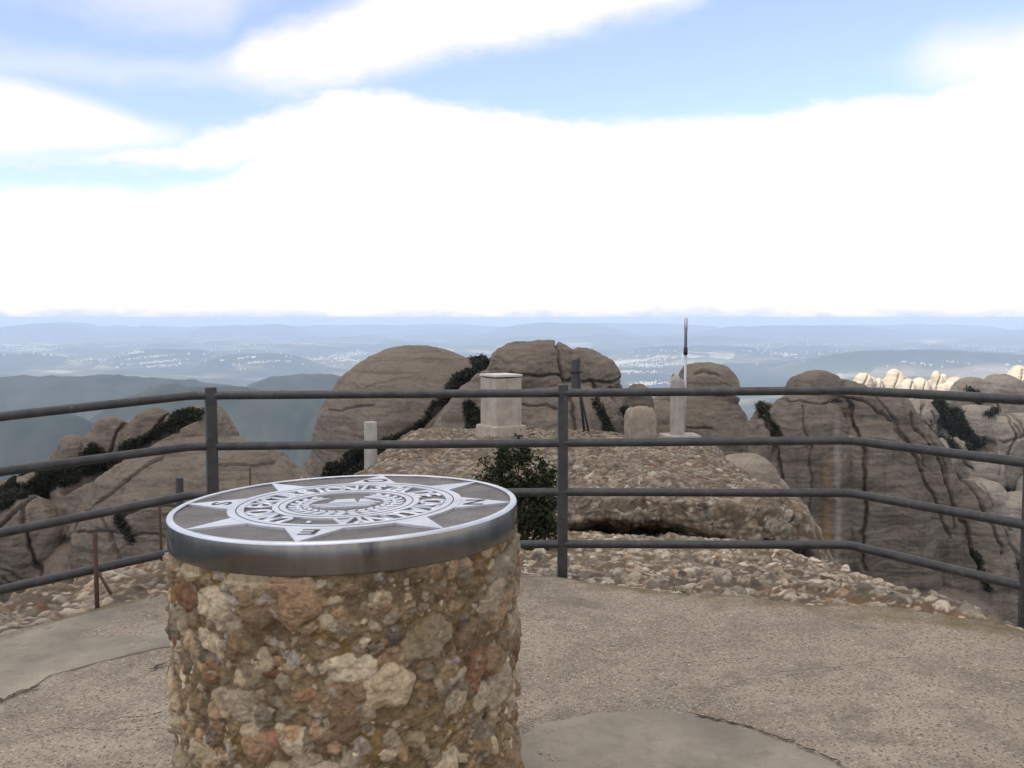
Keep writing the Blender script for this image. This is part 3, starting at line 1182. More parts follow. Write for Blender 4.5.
rock('rock_dome', 'massive cracked dome of stacked rounded blocks behind the concrete pedestal', 105,
     [(533, 377, 47, 35, 8, 0.9, 0, 2.7), (587, 386, 33, 35, 4, 1.0, 12, 2.6), (560, 455, 75, 78, 6, 0.9, 0, 2.8), (490, 384, 20, 17, 4, 1.1, -20, 2.4),
      (462, 445, 34, 74, 2, 1.0, 28, 2.4), (520, 430, 44, 45, -12, 0.9, 0, 2.6), (612, 440, 26, 72, 4, 1.0, -12, 2.5), (574, 436, 34, 46, -16, .9, 0, 2.5),
      (600, 432, 16, 24, -32, 1.0, 0, 2.3), (545, 434, 30, 26, -34, .9, 8, 2.3), (485, 430, 18, 28, -18, 1.0, 14, 2.4), (640, 425, 18, 40, 14, 1.0, 0, 2.4),
      (530, 600, 150, 190, 0, 0.7, 0, 2.6)],
     cracks=[([(480, 372), (520, 374), (560, 373)], 2.0, 4.5), ([(556, 342), (559, 360), (562, 378), (580, 379), (620, 380)], 2.0, 5), ([(562, 378), (570, 410), (572, 440)], 2.2, 5),
             ([(590, 380), (596, 400), (606, 430)], 2.4, 5), ([(610, 385), (622, 420)], 1.8, 4), ([(500, 402), (545, 398), (560, 404)], 1.5, 3), ([(510, 372), (503, 400)], 1.6, 3)],
     mat=R2, veg=[([(592, 398), (600, 415), (604, 435)], 3.0, 0.35), ([(471, 404), (478, 425)], 5, 0.5), ([(620, 408), (626, 420)], 2.5, 0.4)], vox=1.0, seed=3)

rock('rock_dome', 'two-tiered rounded dome with a capped top behind the broken concrete pillar', 118,
     [(706, 390, 32, 27, 0, 1.0, 4, 2.5), (690, 470, 60, 80, -3, 0.9, 0, 2.8), (655, 480, 30, 82, 4, 1.0, 0, 2.5), (720, 480, 34, 86, 6, 1.0, 0, 2.6), (690, 600, 90, 130, 0, 0.9, 0, 2.6)],
     cracks=[([(640, 397), (700, 393), (748, 396)], 2.0, 4), ([(672, 422), (700, 424)], 1.4, 2.5), ([(688, 372), (700, 368), (715, 372)], 2.0, 3)],
     mat=R2, vox=1.0, seed=4, amp=0.8)

rock('rock_cliff', 'tall cliff of smooth vertical buttresses with an orange water stain', 85,
     [(818, 392, 28, 21, 14, 1.0, 0, 2.4), (802, 580, 52, 192, 0, 0.8, 0, 3.0), (762, 560, 24, 160, 14, 1.0, 2, 2.6), (760, 500, 20, 96, -4, 1.2, 6, 2.5),
      (868, 560, 32, 176, 4, 1.0, -3, 2.8), (905, 585, 50, 200, 10, 0.9, -8, 2.8), (890, 600, 46, 190, -10, 0.9, -10, 2.7), (945, 600, 40, 185, 4, 1.0, -13, 2.7),
      (985, 620, 42, 150, 0, 1.0, -15, 2.6), (1010, 660, 50, 140, -4, 1.0, -14, 2.6), (850, 405, 40, 24, 30, 1.0, 8, 2.4), (870, 720, 170, 160, 10, 0.7, 0, 2.5)],
     cracks=[([(845, 400), (850, 450), (848, 560)], 2.6, 5), ([(872, 392), (890, 425), (910, 470), (935, 530)], 1.8, 3.5), ([(838, 395), (862, 402), (885, 420), (895, 445)], 1.8, 3), ([(925, 420), (935, 470), (940, 520)], 1.8, 3), ([(795, 405), (800, 470), (798, 540)], 1.6, 2.2), ([(975, 470), (990, 520), (1000, 560)], 2.0, 4), ([(750, 402), (766, 430), (772, 470), (774, 540)], 2.6, 5), ([(905, 412), (925, 450), (950, 520), (962, 565)], 2.4, 5),
             ([(760, 398), (800, 400), (838, 402)], 1.5, 3), ([(945, 430), (965, 490), (985, 545)], 2.4, 5), ([(880, 440), (905, 445), (912, 462)], 1.3, 2), ([(990, 520), (1006, 560)], 2.2, 4)],
     mat=R3, veg=[([(750, 402), (762, 406)], 4, 0.4), ([(764, 412), (772, 436)], 1.4, 0.4), ([(958, 545), (966, 575)], 3.2, 0.4), ([(1000, 555), (1008, 575)], 3.2, 0.4)], vox=1.0, seed=5, amp=0.8, strata=1.1)

rock('rock_boulder', 'small tan boulder wedged between the pebbly ledge and the cliff', 19,
     [(745, 492, 34, 38, 0, 1.0, 0, 2.4), (765, 520, 30, 46, 8, 1.0, 0, 2.4), (740, 560, 60, 70, 5, .9, 0, 2.4)], mat=R5, vox=1.0, seed=8, cat='boulder', amp=0.6)

# jumbled ridge on the far side of the drop
rr = random.Random(11)
ridge = []
for (x, y, r, h) in [(1012, 392, 22, 26), (985, 402, 18, 20), (960, 400, 14, 14), (1035, 400, 26, 40), (1000, 430, 26, 30), (1030, 440, 28, 36), (975, 425, 13, 16), (955, 418, 18, 20),
                     (1010, 465, 20, 22), (985, 470, 20, 20), (1035, 485, 26, 30), (960, 455, 18, 24), (1005, 500, 22, 24), (980, 505, 22, 26), (1035, 530, 30, 34), (1000, 540, 30, 30),
                     (940, 420, 20, 24), (935, 460, 24, 30), (1060, 420, 30, 50), (1090, 440, 40, 70), (1070, 500, 40, 50), (960, 500, 30, 40)]:
    ridge.append((x, y + h * 0.25 + (13 if y < 410 else 4), r * 1.05, h * 1.1, (y - 470) * -1.1 + rr.uniform(-12, 12), 0.9, rr.uniform(-14, 14), 2.6))
ridge.append((1025, 640, 120, 120, 0, 0.8, 0, 2.5))
ridge.append((1030, 540, 80, 110, 95, 0.5, 0, 2.5))
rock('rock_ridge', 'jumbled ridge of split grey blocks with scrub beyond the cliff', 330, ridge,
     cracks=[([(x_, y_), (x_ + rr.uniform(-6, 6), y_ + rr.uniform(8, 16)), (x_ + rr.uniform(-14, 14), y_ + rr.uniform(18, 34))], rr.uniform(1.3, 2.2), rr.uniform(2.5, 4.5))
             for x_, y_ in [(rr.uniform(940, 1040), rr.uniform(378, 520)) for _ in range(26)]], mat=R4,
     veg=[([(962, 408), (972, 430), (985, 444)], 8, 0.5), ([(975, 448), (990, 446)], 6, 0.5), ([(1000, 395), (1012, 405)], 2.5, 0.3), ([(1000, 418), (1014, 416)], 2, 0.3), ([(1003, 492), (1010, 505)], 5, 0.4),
          ([(948, 440), (956, 452)], 3, 0.4)], vox=1.0, seed=6, amp=0.7)

SP = [('pale pointed spire standing first in the sunlit row, beside the cliff top', 863, 372, 10, 20, 0), ('little pale nub filling the dip after the first sunlit spire', 878, 380, 7, 12, 3),
      ('broad pale sunlit spire with a double shoulder, second big one in the row', 894, 370, 12, 22, 3), ('small stub leaning on the double-shouldered pale spire', 908, 379, 7, 14, 1),
      ('low rounded pale knob just before the slimmest sunlit spire', 921, 378, 9, 14, 0), ('tallest and slimmest sunlit spire in the pale row', 938, 370, 7, 24, 0),
      ('flat-topped sunlit pale block beside the slim spire', 955, 376, 11, 18, 5), ('narrow pale tooth on the shoulder of the flat-topped block', 969, 380, 6, 14, 2),
      ('small pale sunlit pinnacle near the end of the row', 983, 377, 7, 16, 0), ('squat pale sunlit pinnacle behind the jumbled ridge', 1001, 376, 8, 14, 0),
      ('high pale sunlit dome at the end of the row above the ridge', 1017, 365, 13, 26, 0)]
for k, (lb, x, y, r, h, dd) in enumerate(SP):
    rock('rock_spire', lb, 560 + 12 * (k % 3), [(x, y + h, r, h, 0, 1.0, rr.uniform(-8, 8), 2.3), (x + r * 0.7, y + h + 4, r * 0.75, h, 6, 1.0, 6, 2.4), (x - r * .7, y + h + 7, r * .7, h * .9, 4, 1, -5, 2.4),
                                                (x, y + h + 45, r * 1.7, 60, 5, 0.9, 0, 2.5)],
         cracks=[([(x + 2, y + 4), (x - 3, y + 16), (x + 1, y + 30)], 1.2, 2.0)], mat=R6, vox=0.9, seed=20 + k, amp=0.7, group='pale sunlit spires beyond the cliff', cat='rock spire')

# ================================================================== valley terrain
def terrain():
    azs = np.concatenate([np.linspace(-math.pi, -0.75, 90)[:-1], np.linspace(-0.75, 0.75, 620), np.linspace(0.75, math.pi, 90)[1:]])
    rs = np.concatenate([[9.0], np.geomspace(14, 42000, 430)])
    A, Rr = np.meshgrid(azs, rs, indexing='ij')
    X, Y = Rr * np.sin(A), Rr * np.cos(A)
    p = P3(X / 1000, Y / 1000)
    f1 = fbm(p / 2.6 + 5, 6, 0.5, ridged=True).reshape(X.shape)
    f2 = fbm(p / 9.0 + 2, 5, 0.5).reshape(X.shape)
    f3 = fbm(p * 12, 4).reshape(X.shape)
    mtn = -2.4 - 0.40 * (Rr - 9) - 0.0 * Rr
    far = sstep(Rr, 9000, 26000)
    val = -760 + f1 * 62 + f2 * 60 - 50 * sstep(Rr, 5000, 12000)
    val += far * (f1 * 40 + np.abs(f2) * 190) + sstep(Rr, 26000, 40000) * (90 + 140 * np.abs(fbm(p / 6 + 11, 5).reshape(X.shape)))
    for (px, py, dist, wx, wy) in [(225, 382, 3500, 190, 480), (20, 404, 2900, 120, 450), (90, 374, 5600, 260, 700), (40, 323, 30000, 60, 1500), (250, 324, 31000, 70, 1500), (560, 323, 30000, 80, 1500), (800, 325, 30000, 120, 1500), (300, 374, 5600, 90, 600), (345, 400, 2900, 60, 400),
                                   (430, 370, 5200, 70, 600), (700, 345, 17000, 90, 900), (170, 348, 16000, 60, 800), (60, 322, 36000, 50, 1500), (400, 324, 38000, 160, 1500),
                                   (620, 322, 38000, 120, 1500), (900, 324, 38000, 140, 1500), (930, 350, 13000, 150, 900), (20, 352, 15000, 60, 900), (260, 353, 14000, 60, 800)]:
        q = at(px, py, dist)
        h = q[2] - (-780)
        g = np.exp(-((X - q[0]) / (wx / F * dist)) ** 4 - ((Y - dist) / wy) ** 2)
        val = np.maximum(val, -800 + h * g * (1 + 0.09 * f1 - 0.07))
    val += f3 * 9
    k = sstep(Rr, 900, 2600)
    Z = np.where(mtn > -700, mtn, -700 + 0 * mtn) * (1 - k) + val * k
    Z += f3 * np.clip(Rr / 60, 0, 6) * (1 - k)
    Z = np.clip(Z, -960, None)
    b = NB('valley_cover')
    big = b.noise(0.00035, 6, 0.6)
    fld = b.voronoi(0.0022, 'Color')
    fs = b.n.new('ShaderNodeSeparateColor')
    b.link(fld, fs.inputs[0])
    fine = b.noise(0.006, 5, 0.7)
    forest = b.mix(b.ramp(fine, [(0.35, 0.0), (0.65, 1.0)]), (0.016, 0.022, 0.018), (0.042, 0.048, 0.034))
    fields = b.ramp(fs.outputs[0], [(0.0, (0.07, 0.08, 0.04)), (0.35, (0.24, 0.20, 0.12)), (0.6, (0.09, 0.10, 0.05)), (0.8, (0.42, 0.36, 0.26)), (0.92, (0.16, 0.14, 0.08))], 'CONSTANT')
    sep = b.n.new('ShaderNodeSeparateXYZ')
    b.link(b.co, sep.inputs[0])
    flat = b.math('MULTIPLY', b.ramp(big, [(0.46, 0.0), (0.58, 1.0)]), b.attr('valley', 'Fac'))
    c = b.mix(flat, forest, fields)
    rockc = b.ramp(b.noise(0.03, 5, 0.7), [(0.52, 0.0), (0.62, 1.0)])
    c = b.mix(b.math('MULTIPLY', rockc, b.attr('slope', 'Fac')), c, (0.24, 0.20, 0.16))
    m = b.done(c, 0.95, 0, None, 0.1)
    o = new_mesh('valley_terrain', np.stack([X.ravel(), Y.ravel(), Z.ravel()], 1), grid_faces(len(azs), len(rs))[:, ::-1], m)
    set_float(o, 'valley', (1 - sstep(Z, -700, -560)).ravel() * sstep(Rr, 4500, 7500).ravel())
    set_float(o, 'slope', (1 - sstep(Rr, 900, 2200)).ravel())
    tag(o, kind='structure')
    # the towns on the plain: thousands of far buildings that read as pale specks
    rg = np.random.default_rng(5)
    V, Fc = [], []
    from numpy import searchsorted
    zt = Z
    cnt = 0
    towns = [(20, 352, 16, 160), (60, 356, 14, 120), (145, 352, 10, 90), (165, 366, 8, 60), (150, 366, 14, 70), (260, 366, 12, 60), (300, 345, 18, 110),
             (350, 356, 14, 110), (345, 362, 9, 70), (240, 347, 24, 110), (30, 344, 26, 120), (370, 366, 7, 50), (312, 408, 6, 22), (332, 420, 5, 12),
             (635, 362, 16, 150), (650, 366, 12, 110), (630, 372, 9, 90), (645, 385, 9, 70), (700, 350, 22, 140), (760, 347, 24, 140), (790, 356, 14, 90),
             (830, 345, 30, 160), (930, 357, 18, 110), (960, 346, 28, 140), (1000, 352, 18, 110), (880, 352, 20, 100), (560, 340, 30, 90), (430, 338, 34, 110),
             (200, 338, 36, 120), (90, 340, 30, 100), (680, 338, 36, 120)]
    def ground_at(px, py):
        d = ray(px, py)
        a = math.atan2(d[0], d[1])
        i = min(len(azs) - 1, searchsorted(azs, a))
        sl_ = d[2] / math.hypot(d[0], d[1])
        ok = np.where((Z[i] > CAMZ + sl_ * rs) & (rs > 2500))[0]
        r = rs[ok[0]] if len(ok) else 15000.0
        return r * math.sin(a), r * math.cos(a)

    for px, py, s, n in towns:
        q = ground_at(px, py)
        dist = math.hypot(*q)
        ang = rg.uniform(-0.4, 0.4)
        for _ in range(int(n * 1.8)):
            u, v = rg.standard_t(1.8) * s / F * dist, rg.normal(0, 1.1) * s / F * dist * 0.9
            x, y = q[0] + u * math.cos(ang) - v * math.sin(ang), q[1] + u * math.sin(ang) + v * math.cos(ang)
            r, a = math.hypot(x, y), math.atan2(x, y)
            if r < 2800 or r > 30000:
                continue
            i, j = min(len(azs) - 1, searchsorted(azs, a)), min(len(rs) - 1, searchsorted(rs, r))
            z = zt[i, j]
            if z > -560:
                continue
            big = 2.2 if rg.random() < 0.06 else 1
            w, dp, h = rg.uniform(6, 17) * big, rg.uniform(6, 16) * big, rg.uniform(4, 8)
            k = len(V)
            for zz in (z - 15, z + h):
                for ax, ay in ((-1, -1), (1, -1), (1, 1), (-1, 1)):
                    V.append((x + ax * w / 2, y + ay * dp / 2, zz))
            Fc += [(k, k + 1, k + 5, k + 4), (k + 1, k + 2, k + 6, k + 5), (k + 2, k + 3, k + 7, k + 6), (k + 3, k, k + 4, k + 7), (k + 4, k + 5, k + 6, k + 7)]
    b = NB('town_plaster')
    t = new_mesh('far_town', V, np.array(Fc), b.done((0.50, 0.46, 0.41), 0.85), smooth=False)
    tag(t, 'pale specks of far towns scattered over the hazy plain', 'town', kind='stuff')


terrain()

# haze: one even box of air round everything
HAZE = (0.60, 0.75, 1.0)
HAZE_D = 1 / 19000


def haze():
    bm = bmesh.new()
    add_box(bm, (0, 0, (2.2 - 962) / 2), (86000, 86000, 964.2))
    m = bpy.data.materials.new('valley_haze')
    m.use_nodes = True
    n, l = m.node_tree.nodes, m.node_tree.links
    n.clear()
    o = n.new('ShaderNodeOutputMaterial')
    v = n.new('ShaderNodeVolumePrincipled')
    v.inputs['Color'].default_value = (*HAZE, 1)
    v.inputs['Density'].default_value = HAZE_D
    v.inputs['Anisotropy'].default_value = 0.0
    l.new(v.outputs[0], o.inputs['Volume'])
    b = bm_obj('haze', bm, m)
    tag(b, kind='stuff')


haze()


# the cloud whose shadow lies on the summit: behind and to one side, out of frame
def cloud():
    bm = bmesh.new()
    hgt = 620.0
    off = Vector(sun_dir) * (hgt / sun_dir.z)
    rg = random.Random(4)
    for gx in np.linspace(-230, 270, 9):
        for gy in np.linspace(-170, 385, 10):
            c = off + Vector((gx + rg.uniform(-20, 20), gy + rg.uniform(-20, 20), rg.uniform(-15, 25)))
            r = rg.uniform(50, 75)
            super_lobe(bm, c, (r, r, r * 0.55), 0, 2.0, sub=2)
    me = bpy.data.meshes.new('cloud')
    bm.to_mesh(me)
    bm.free()
    ob = bpy.data.objects.new('cloud', me)
    COL.objects.link(ob)
    md = ob.modifiers.new('union', 'REMESH')
    md.mode = 'VOXEL'
    md.voxel_size = 9
    me2 = bpy.data.meshes.new_from_object(ob.evaluated_get(bpy.context.evaluated_depsgraph_get()))
    ob.modifiers.clear()
    ob.data = me2
    me2.polygons.foreach_set('use_smooth', np.ones(len(me2.polygons), dtype=bool))
    m = bpy.data.materials.new('cloud_white')
    m.use_nodes = True
    n, l = m.node_tree.nodes, m.node_tree.links
    n.clear()
    o = n.new('ShaderNodeOutputMaterial')
    d = n.new('ShaderNodeBsdfDiffuse')
    d.inputs[0].default_value = (0.9, 0.9, 0.9, 1)
    t = n.new('ShaderNodeBsdfTranslucent')
    t.inputs[0].default_value = (0.95, 0.95, 0.95, 1)
    x = n.new('ShaderNodeMixShader')
    x.inputs[0].default_value = 0.6
    l.new(d.outputs[0], x.inputs[1])
    l.new(t.outputs[0], x.inputs[2])
    l.new(x.outputs[0], o.inputs['Surface'])
    me2.materials.clear()
    me2.materials.append(m)
    tag(ob, kind='stuff')


cloud()

# ================================================================== orientation table
TOPZ = 0.956
TC = at(341.5, 508, 2.69)
# fit the disc: centre so that its rim spans pixels 166..517
TILT = -math.atan(0.0223)
TX, TY, TR = -0.486 + 0.022 * 0.96, 2.762, 0.5
table = empty('orientation_table', (TX, TY, float(ground_z(TX))), 'round rubble-stone orientation table with a steel compass dial on top', 'orientation table')
table.rotation_euler = (0, TILT, 0)


def L(o):
    return o


GZ = float(ground_z(TX))
ZT = TOPZ - GZ                     # local height of the dial
nth, nz = 900, 400
hd = ZT - 0.081
r0 = 0.506
uu = np.linspace(0, 2 * math.pi * r0, nth, endpoint=False)
vv = np.linspace(-0.06, hd, nz)
H = np.zeros((nth, nz))
C = np.tile(np.array([0.19, 0.135, 0.075]), (nth, nz, 1))
Ug, Vg = np.meshgrid(uu, vv, indexing='ij')
th = Ug / r0
cyl = np.stack([np.cos(th) * r0, np.sin(th) * r0, Vg], -1).reshape(-1, 3)
mn = fbm(cyl * 9, 5, 0.6).reshape(Ug.shape)
C *= (1 + 0.45 * mn)[..., None]
och = sstep(fbm(cyl * 3.5 + 8, 4).reshape(Ug.shape), 0.08, 0.55)[..., None]
C = C * (1 - och * 0.8) + np.array([0.23, 0.135, 0.04]) * och * 0.8
pal_s = [((0.35, 0.30, 0.235), 6), ((0.40, 0.33, 0.24), 5), ((0.24, 0.14, 0.09), 1.8), ((0.30, 0.215, 0.145), 5), ((0.56, 0.48, 0.37), 1.2), ((0.21, 0.175, 0.145), 2.0),
         ((0.32, 0.22, 0.145), 3), ((0.42, 0.355, 0.275), 3)]
PAL, _old = pal_s, PAL
_pw = np.array([w for _, w in PAL])
_pw = _pw / _pw.sum()
du, dv = uu[1] - uu[0], vv[1] - vv[0]
def _pal(rng):
    return np.array(pal_s[rng.choice(len(pal_s), p=_pw)][0]) * rng.uniform(0.5, 1.2) * np.array([0.98, 0.92, 0.80])


stamp(uu, vv, du, dv, H, C, 300, 0.026, 0.072, 1.3, 0.36, wrap_u=True, seed=21, pal=_pal, squash=(1.0, 2.0), ang=0.0)
stamp(uu, vv, du, dv, H, C, 1700, 0.010, 0.030, 1.5, 0.48, wrap_u=True, seed=22, pal=_pal)
stamp(uu, vv, du, dv, H, C, 2600, 0.004, 0.011, 1.5, 0.7, wrap_u=True, seed=23, pal=_pal)
PAL = _old
_pw = np.array([w for _, w in PAL])
_pw = _pw / _pw.sum()
# lichen and grime with shapes of their own
g1 = sstep(fbm(cyl * 6 + 3, 5, 0.6).reshape(Ug.shape), 0.35, 0.8)[..., None]
C = C * (1 - g1 * 0.55) + np.array([0.16, 0.115, 0.05]) * g1 * 0.55
g2 = sstep(fbm(cyl * 14 + 30, 4, 0.6).reshape(Ug.shape), 0.55, 0.9)[..., None]
C = C * (1 - g2 * 0.5) + np.array([0.5, 0.47, 0.42]) * g2 * 0.5
rad = r0 - 0.017 + H + mn * 0.011 + fbm(cyl * 95, 2).reshape(Ug.shape) * 0.0022 + fbm(cyl * 2.2, 3).reshape(Ug.shape) * 0.006 + fbm(cyl * 40, 3).reshape(Ug.shape) * 0.0042
rad = rad + 0.012 * (1 - sstep(Vg, 0.0, 0.3)) + 0.006 * sstep(Vg, hd - 0.06, hd - 0.008)
rad = np.where(Vg > hd - 0.022, np.minimum(rad, 0.4975), rad)
rad[:, -1] = 0.44
vs = np.stack([np.cos(th) * rad, np.sin(th) * rad, Vg + fbm(cyl * 12 + 50, 3).reshape(Ug.shape) * 0.004 * (Vg < hd - 0.02)], -1)
vs[..., 0] += (vs[..., 2] - hd) * math.tan(-TILT)      # the masonry stands plumb; only the dial tips
drum = new_mesh('stone_drum', vs.reshape(-1, 3), grid_faces(nth, nz, wrap=True), M['drum'], parent=table)
set_color(drum, 'stone', C.reshape(-1, 3))

# steel band: a lathe with a rolled top edge, open below
prof = [(0.47, ZT - 0.084), (0.4965, ZT - 0.084), (0.499, ZT - 0.082), (0.5, ZT - 0.078), (0.5, ZT - 0.006), (0.4985, ZT - 0.002), (0.496, ZT), (0.483, ZT), (0.4815, ZT - 0.0015), (0.481, ZT - 0.009)]
ns = 256
V, Fc = [], []
for k in range(ns):
    a = 2 * math.pi * k / ns
    dent = 1 + 0.0012 * math.sin(7 * a + 1) + 0.0008 * math.sin(17 * a)
    for r, z in prof:
        rr_ = r * (dent if z < ZT - 0.01 else 1)
        V.append((math.cos(a) * rr_, math.sin(a) * rr_, z))
band_o = new_mesh('steel_band', V, grid_faces(ns, len(prof), wrap=True), M['band'], parent=table)
band_o.data.materials.append(M['steel'])
mi = np.zeros(len(band_o.data.polygons), dtype=np.int32)
ctr_ = np.array([p.center for p in band_o.data.polygons])
mi[(ctr_[:, 2] > ZT - 0.005)] = 1
band_o.data.polygons.foreach_set('material_index', mi)

bm = bmesh.new()
g = bmesh.ops.create_circle(bm, cap_ends=True, segments=128, radius=0.482)
bmesh.ops.translate(bm, verts=bm.verts[:], vec=(0, 0, ZT - 0.007))
dial = bm_obj('dial_plate', bm, M['plate'], table)

RZ = ZT - 0.0005        # top of the raised metal
RB = ZT - 0.0075        # its foot, just in the plate


def plan(px, py):
    p = on_z(px, py, TOPZ)
    return np.array([p[0] + 0.486, p[1] - TY])


e_dir = plan(298, 544)
o_dir = plan(387, 475)
ax = o_dir - e_dir
A0 = math.atan2(ax[1], ax[0])      # the direction of the O point, seen from above


def prism(bm, poly, z0, z1):
    a = [bm.verts.new((x, y, z1)) for x, y in poly]
    b = [bm.verts.new((x, y, z0)) for x, y in poly]
    area = sum(poly[i][0] * poly[(i + 1) % len(poly)][1] - poly[(i + 1) % len(poly)][0] * poly[i][1] for i in range(len(poly)))
    bm.faces.new(a if area > 0 else a[::-1])
    for i in range(len(poly)):
        j = (i + 1) % len(poly)
        q = (a[i], b[i], b[j], a[j])
        bm.faces.new(q if area > 0 else q[::-1])


def ring(bm, r0, r1, z0, z1, seg=128):
    c = []
    for k in range(seg):
        a = 2 * math.pi * k / seg
        x, y = math.cos(a), math.sin(a)
        c.append([bm.verts.new((x * r, y * r, z)) for r, z in ((r0, z0), (r0, z1), (r1, z1), (r1, z0))])
    for k in range(seg):
        p, q = c[k], c[(k + 1) % seg]
        for i in range(3):
            bm.faces.new((p[i], q[i], q[i + 1], p[i + 1])[::-1])


bm = bmesh.new()
ring(bm, 0.292, 0.338, RB, RZ)
ring(bm, 0.175, 0.213, RB, RZ)
bmesh.ops.recalc_face_normals(bm, faces=bm.faces[:])
bm_obj('inscription_ring', bm, M['steel'], dial)
bm = bmesh.new()
ring(bm, 0.312, 0.3150, RZ - 0.001, RZ + 0.0006)
ring(bm, 0.193, 0.1955, RZ - 0.001, RZ + 0.0006)
bm_obj('ring_groove', bm, M['engraved'], dial)

for k in range(8):
    a = A0 + k * math.pi / 4
    hw = 0.088 if k % 2 == 0 else 0.056
    bm = bmesh.new()
    R = np.array([[math.cos(a), -math.sin(a)], [math.sin(a), math.cos(a)]])
    poly = [(0.3365 * math.cos(hw / .33), -hw), (0.4705, 0.0), (0.3365 * math.cos(hw / .33), hw), (0.336, hw * .5), (0.3365, 0.0), (0.336, -hw * .5)]
    poly = [(0.331, -hw * 1.0), (0.4808, -0.002), (0.4808, 0.002), (0.331, hw * 1.0)]
    # keep the foot outside the ring's outer edge
    def clampfoot(p):
        r = math.hypot(*p)
        return p
    poly = [(math.sqrt(0.3385 ** 2 - hw ** 2 * 0.8), -hw * 0.9), (0.4808, -0.002), (0.4808, 0.002), (math.sqrt(0.3385 ** 2 - hw ** 2 * 0.8), hw * 0.9)] + \
           [(0.3385 * math.cos(t), 0.3385 * math.sin(t)) for t in np.linspace(hw * 0.9 / 0.3385, -hw * 0.9 / 0.3385, 9)[1:-1]]
    prism(bm, [tuple(R @ np.array(p)) for p in poly], RB, RZ - 0.0004)
    bm_obj('star_point', bm, M['steel'], dial)


def text_mesh(s, size):
    cu = bpy.data.curves.new('t', 'FONT')
    cu.body = s
    cu.size = size
    cu.align_x = 'CENTER'
    cu.align_y = 'CENTER'
    cu.extrude = 0.0
    cu.resolution_u = 3
    cu.offset = 0.0012
    to = bpy.data.objects.new('t', cu)
    COL.objects.link(to)
    dg = bpy.context.evaluated_depsgraph_get()
    dg.update()
    me = bpy.data.meshes.new_from_object(to.evaluated_get(dg))
    bpy.data.objects.remove(to)
    bpy.data.curves.remove(cu)
    return me


def add_text(bm, s, size, x, y, ang, z, h, sx=1.0, sy=1.0):
    me = text_mesh(s, size)
    t = bmesh.new()
    t.from_mesh(me)
    bpy.data.meshes.remove(me)
    if h:
        r = bmesh.ops.extrude_face_region(t, geom=t.faces[:])
        bmesh.ops.translate(t, verts=[v for v in r['geom'] if isinstance(v, bmesh.types.BMVert)], vec=(0, 0, h))
        bmesh.ops.recalc_face_normals(t, faces=t.faces[:])
    if t.verts:
        cx = (min(v.co.x for v in t.verts) + max(v.co.x for v in t.verts)) / 2
        cy = (min(v.co.y for v in t.verts) + max(v.co.y for v in t.verts)) / 2
        for v in t.verts:
            q = Vector(((v.co.x - cx) * sx, (v.co.y - cy) * sy, v.co.z))
            q = Matrix.Rotation(ang, 3, 'Z') @ q
            v.co = q + Vector((x, y, z))
    tm = bpy.data.meshes.new('t')
    t.to_mesh(tm)
    t.free()
    bm.from_mesh(tm)
    bpy.data.meshes.remove(tm)


WORDS = 'UNIO EXCURSIONISTA DE CATALUNYA · '
pos = 0
for wd_ in WORDS.split(' '):
    if wd_:
        bm = bmesh.new()
        for i, ch in enumerate(wd_):
            a = A0 + math.radians(150) - 2 * math.pi * (pos + i) / len(WORDS)
            r = 0.2525
            add_text(bm, ch, 0.100, r * math.cos(a), r * math.sin(a), a - math.pi / 2, RB, RZ - RB - 0.0006, 0.86, 1.08)
        bm_obj('inscription_lettering', bm, M['steel'], dial)
    pos += len(wd_) + 1
for k, ch in ((0, 'O'), (2, 'S'), (4, 'E'), (6, 'N')):
    bm = bmesh.new()
    a = A0 + k * math.pi / 4
    r = 0.378
    add_text(bm, ch, 0.11, r * math.cos(a), r * math.sin(a), a - math.pi / 2, RZ + 0.0002, 0.0, 1.0, 0.75)
    bm_obj('compass_lettering', bm, M['engraved'], dial)

# emblem: a flat-topped massif above level lines, a wreath of leaves round it, a staff across
bm = bmesh.new()
fa = math.atan2(0 - TY, 0 - TX) + math.pi / 2       # reads from the camera's side of the table
Rm = np.array([[math.cos(fa), -math.sin(fa)], [math.sin(fa), math.cos(fa)]])


def ep(pts, zt=0.0):
    prism(bm, [tuple(Rm @ np.array(p)) for p in pts], RB, RZ - 0.0004 - zt)


ep([(-0.055, 0.012), (0.030, 0.012), (0.022, 0.062), (-0.030, 0.062)])
ep([(0.034, 0.012), (0.085, 0.012), (0.058, 0.050), (0.040, 0.058)], 0.0004)
for k, (w0, w1) in enumerate([(-0.105, 0.10), (-0.092, 0.085), (-0.075, 0.07)]):
    ep([(w0, -0.008 - k * 0.02), (w1, -0.008 - k * 0.02), (w1 - 0.006, 0.002 - k * 0.02), (w0 + 0.006, 0.002 - k * 0.02)], 0.0002 * k)
ep([(0.05, 0.085), (0.058, 0.09), (0.135, 0.03), (0.128, 0.022)], 0.001)
for s in (-1, 1):
    for k in range(11):
        t = -math.pi / 2 + s * (0.12 + k * 0.235)
        for q in (-1, 0.1, 1):
            rr_ = 0.138 + q * 0.019
            c = np.array([math.cos(t) * rr_, math.sin(t) * rr_])
            d = np.array([-math.sin(t), math.cos(t)]) * s
            nrm_ = np.array([math.cos(t), math.sin(t)]) * q
            d2 = d * 0.8 + nrm_ * 0.6
            d2 /= np.linalg.norm(d2)
            e = np.array([-d2[1], d2[0]])
            ep([tuple(c - d2 * 0.021), tuple(c + e * 0.0095), tuple(c + d2 * 0.023), tuple(c - e * 0.0095)], 0.0006 + 0.0001 * k + 0.00003 * (q + 1))
bm_obj('emblem', bm, M['steel'], dial)

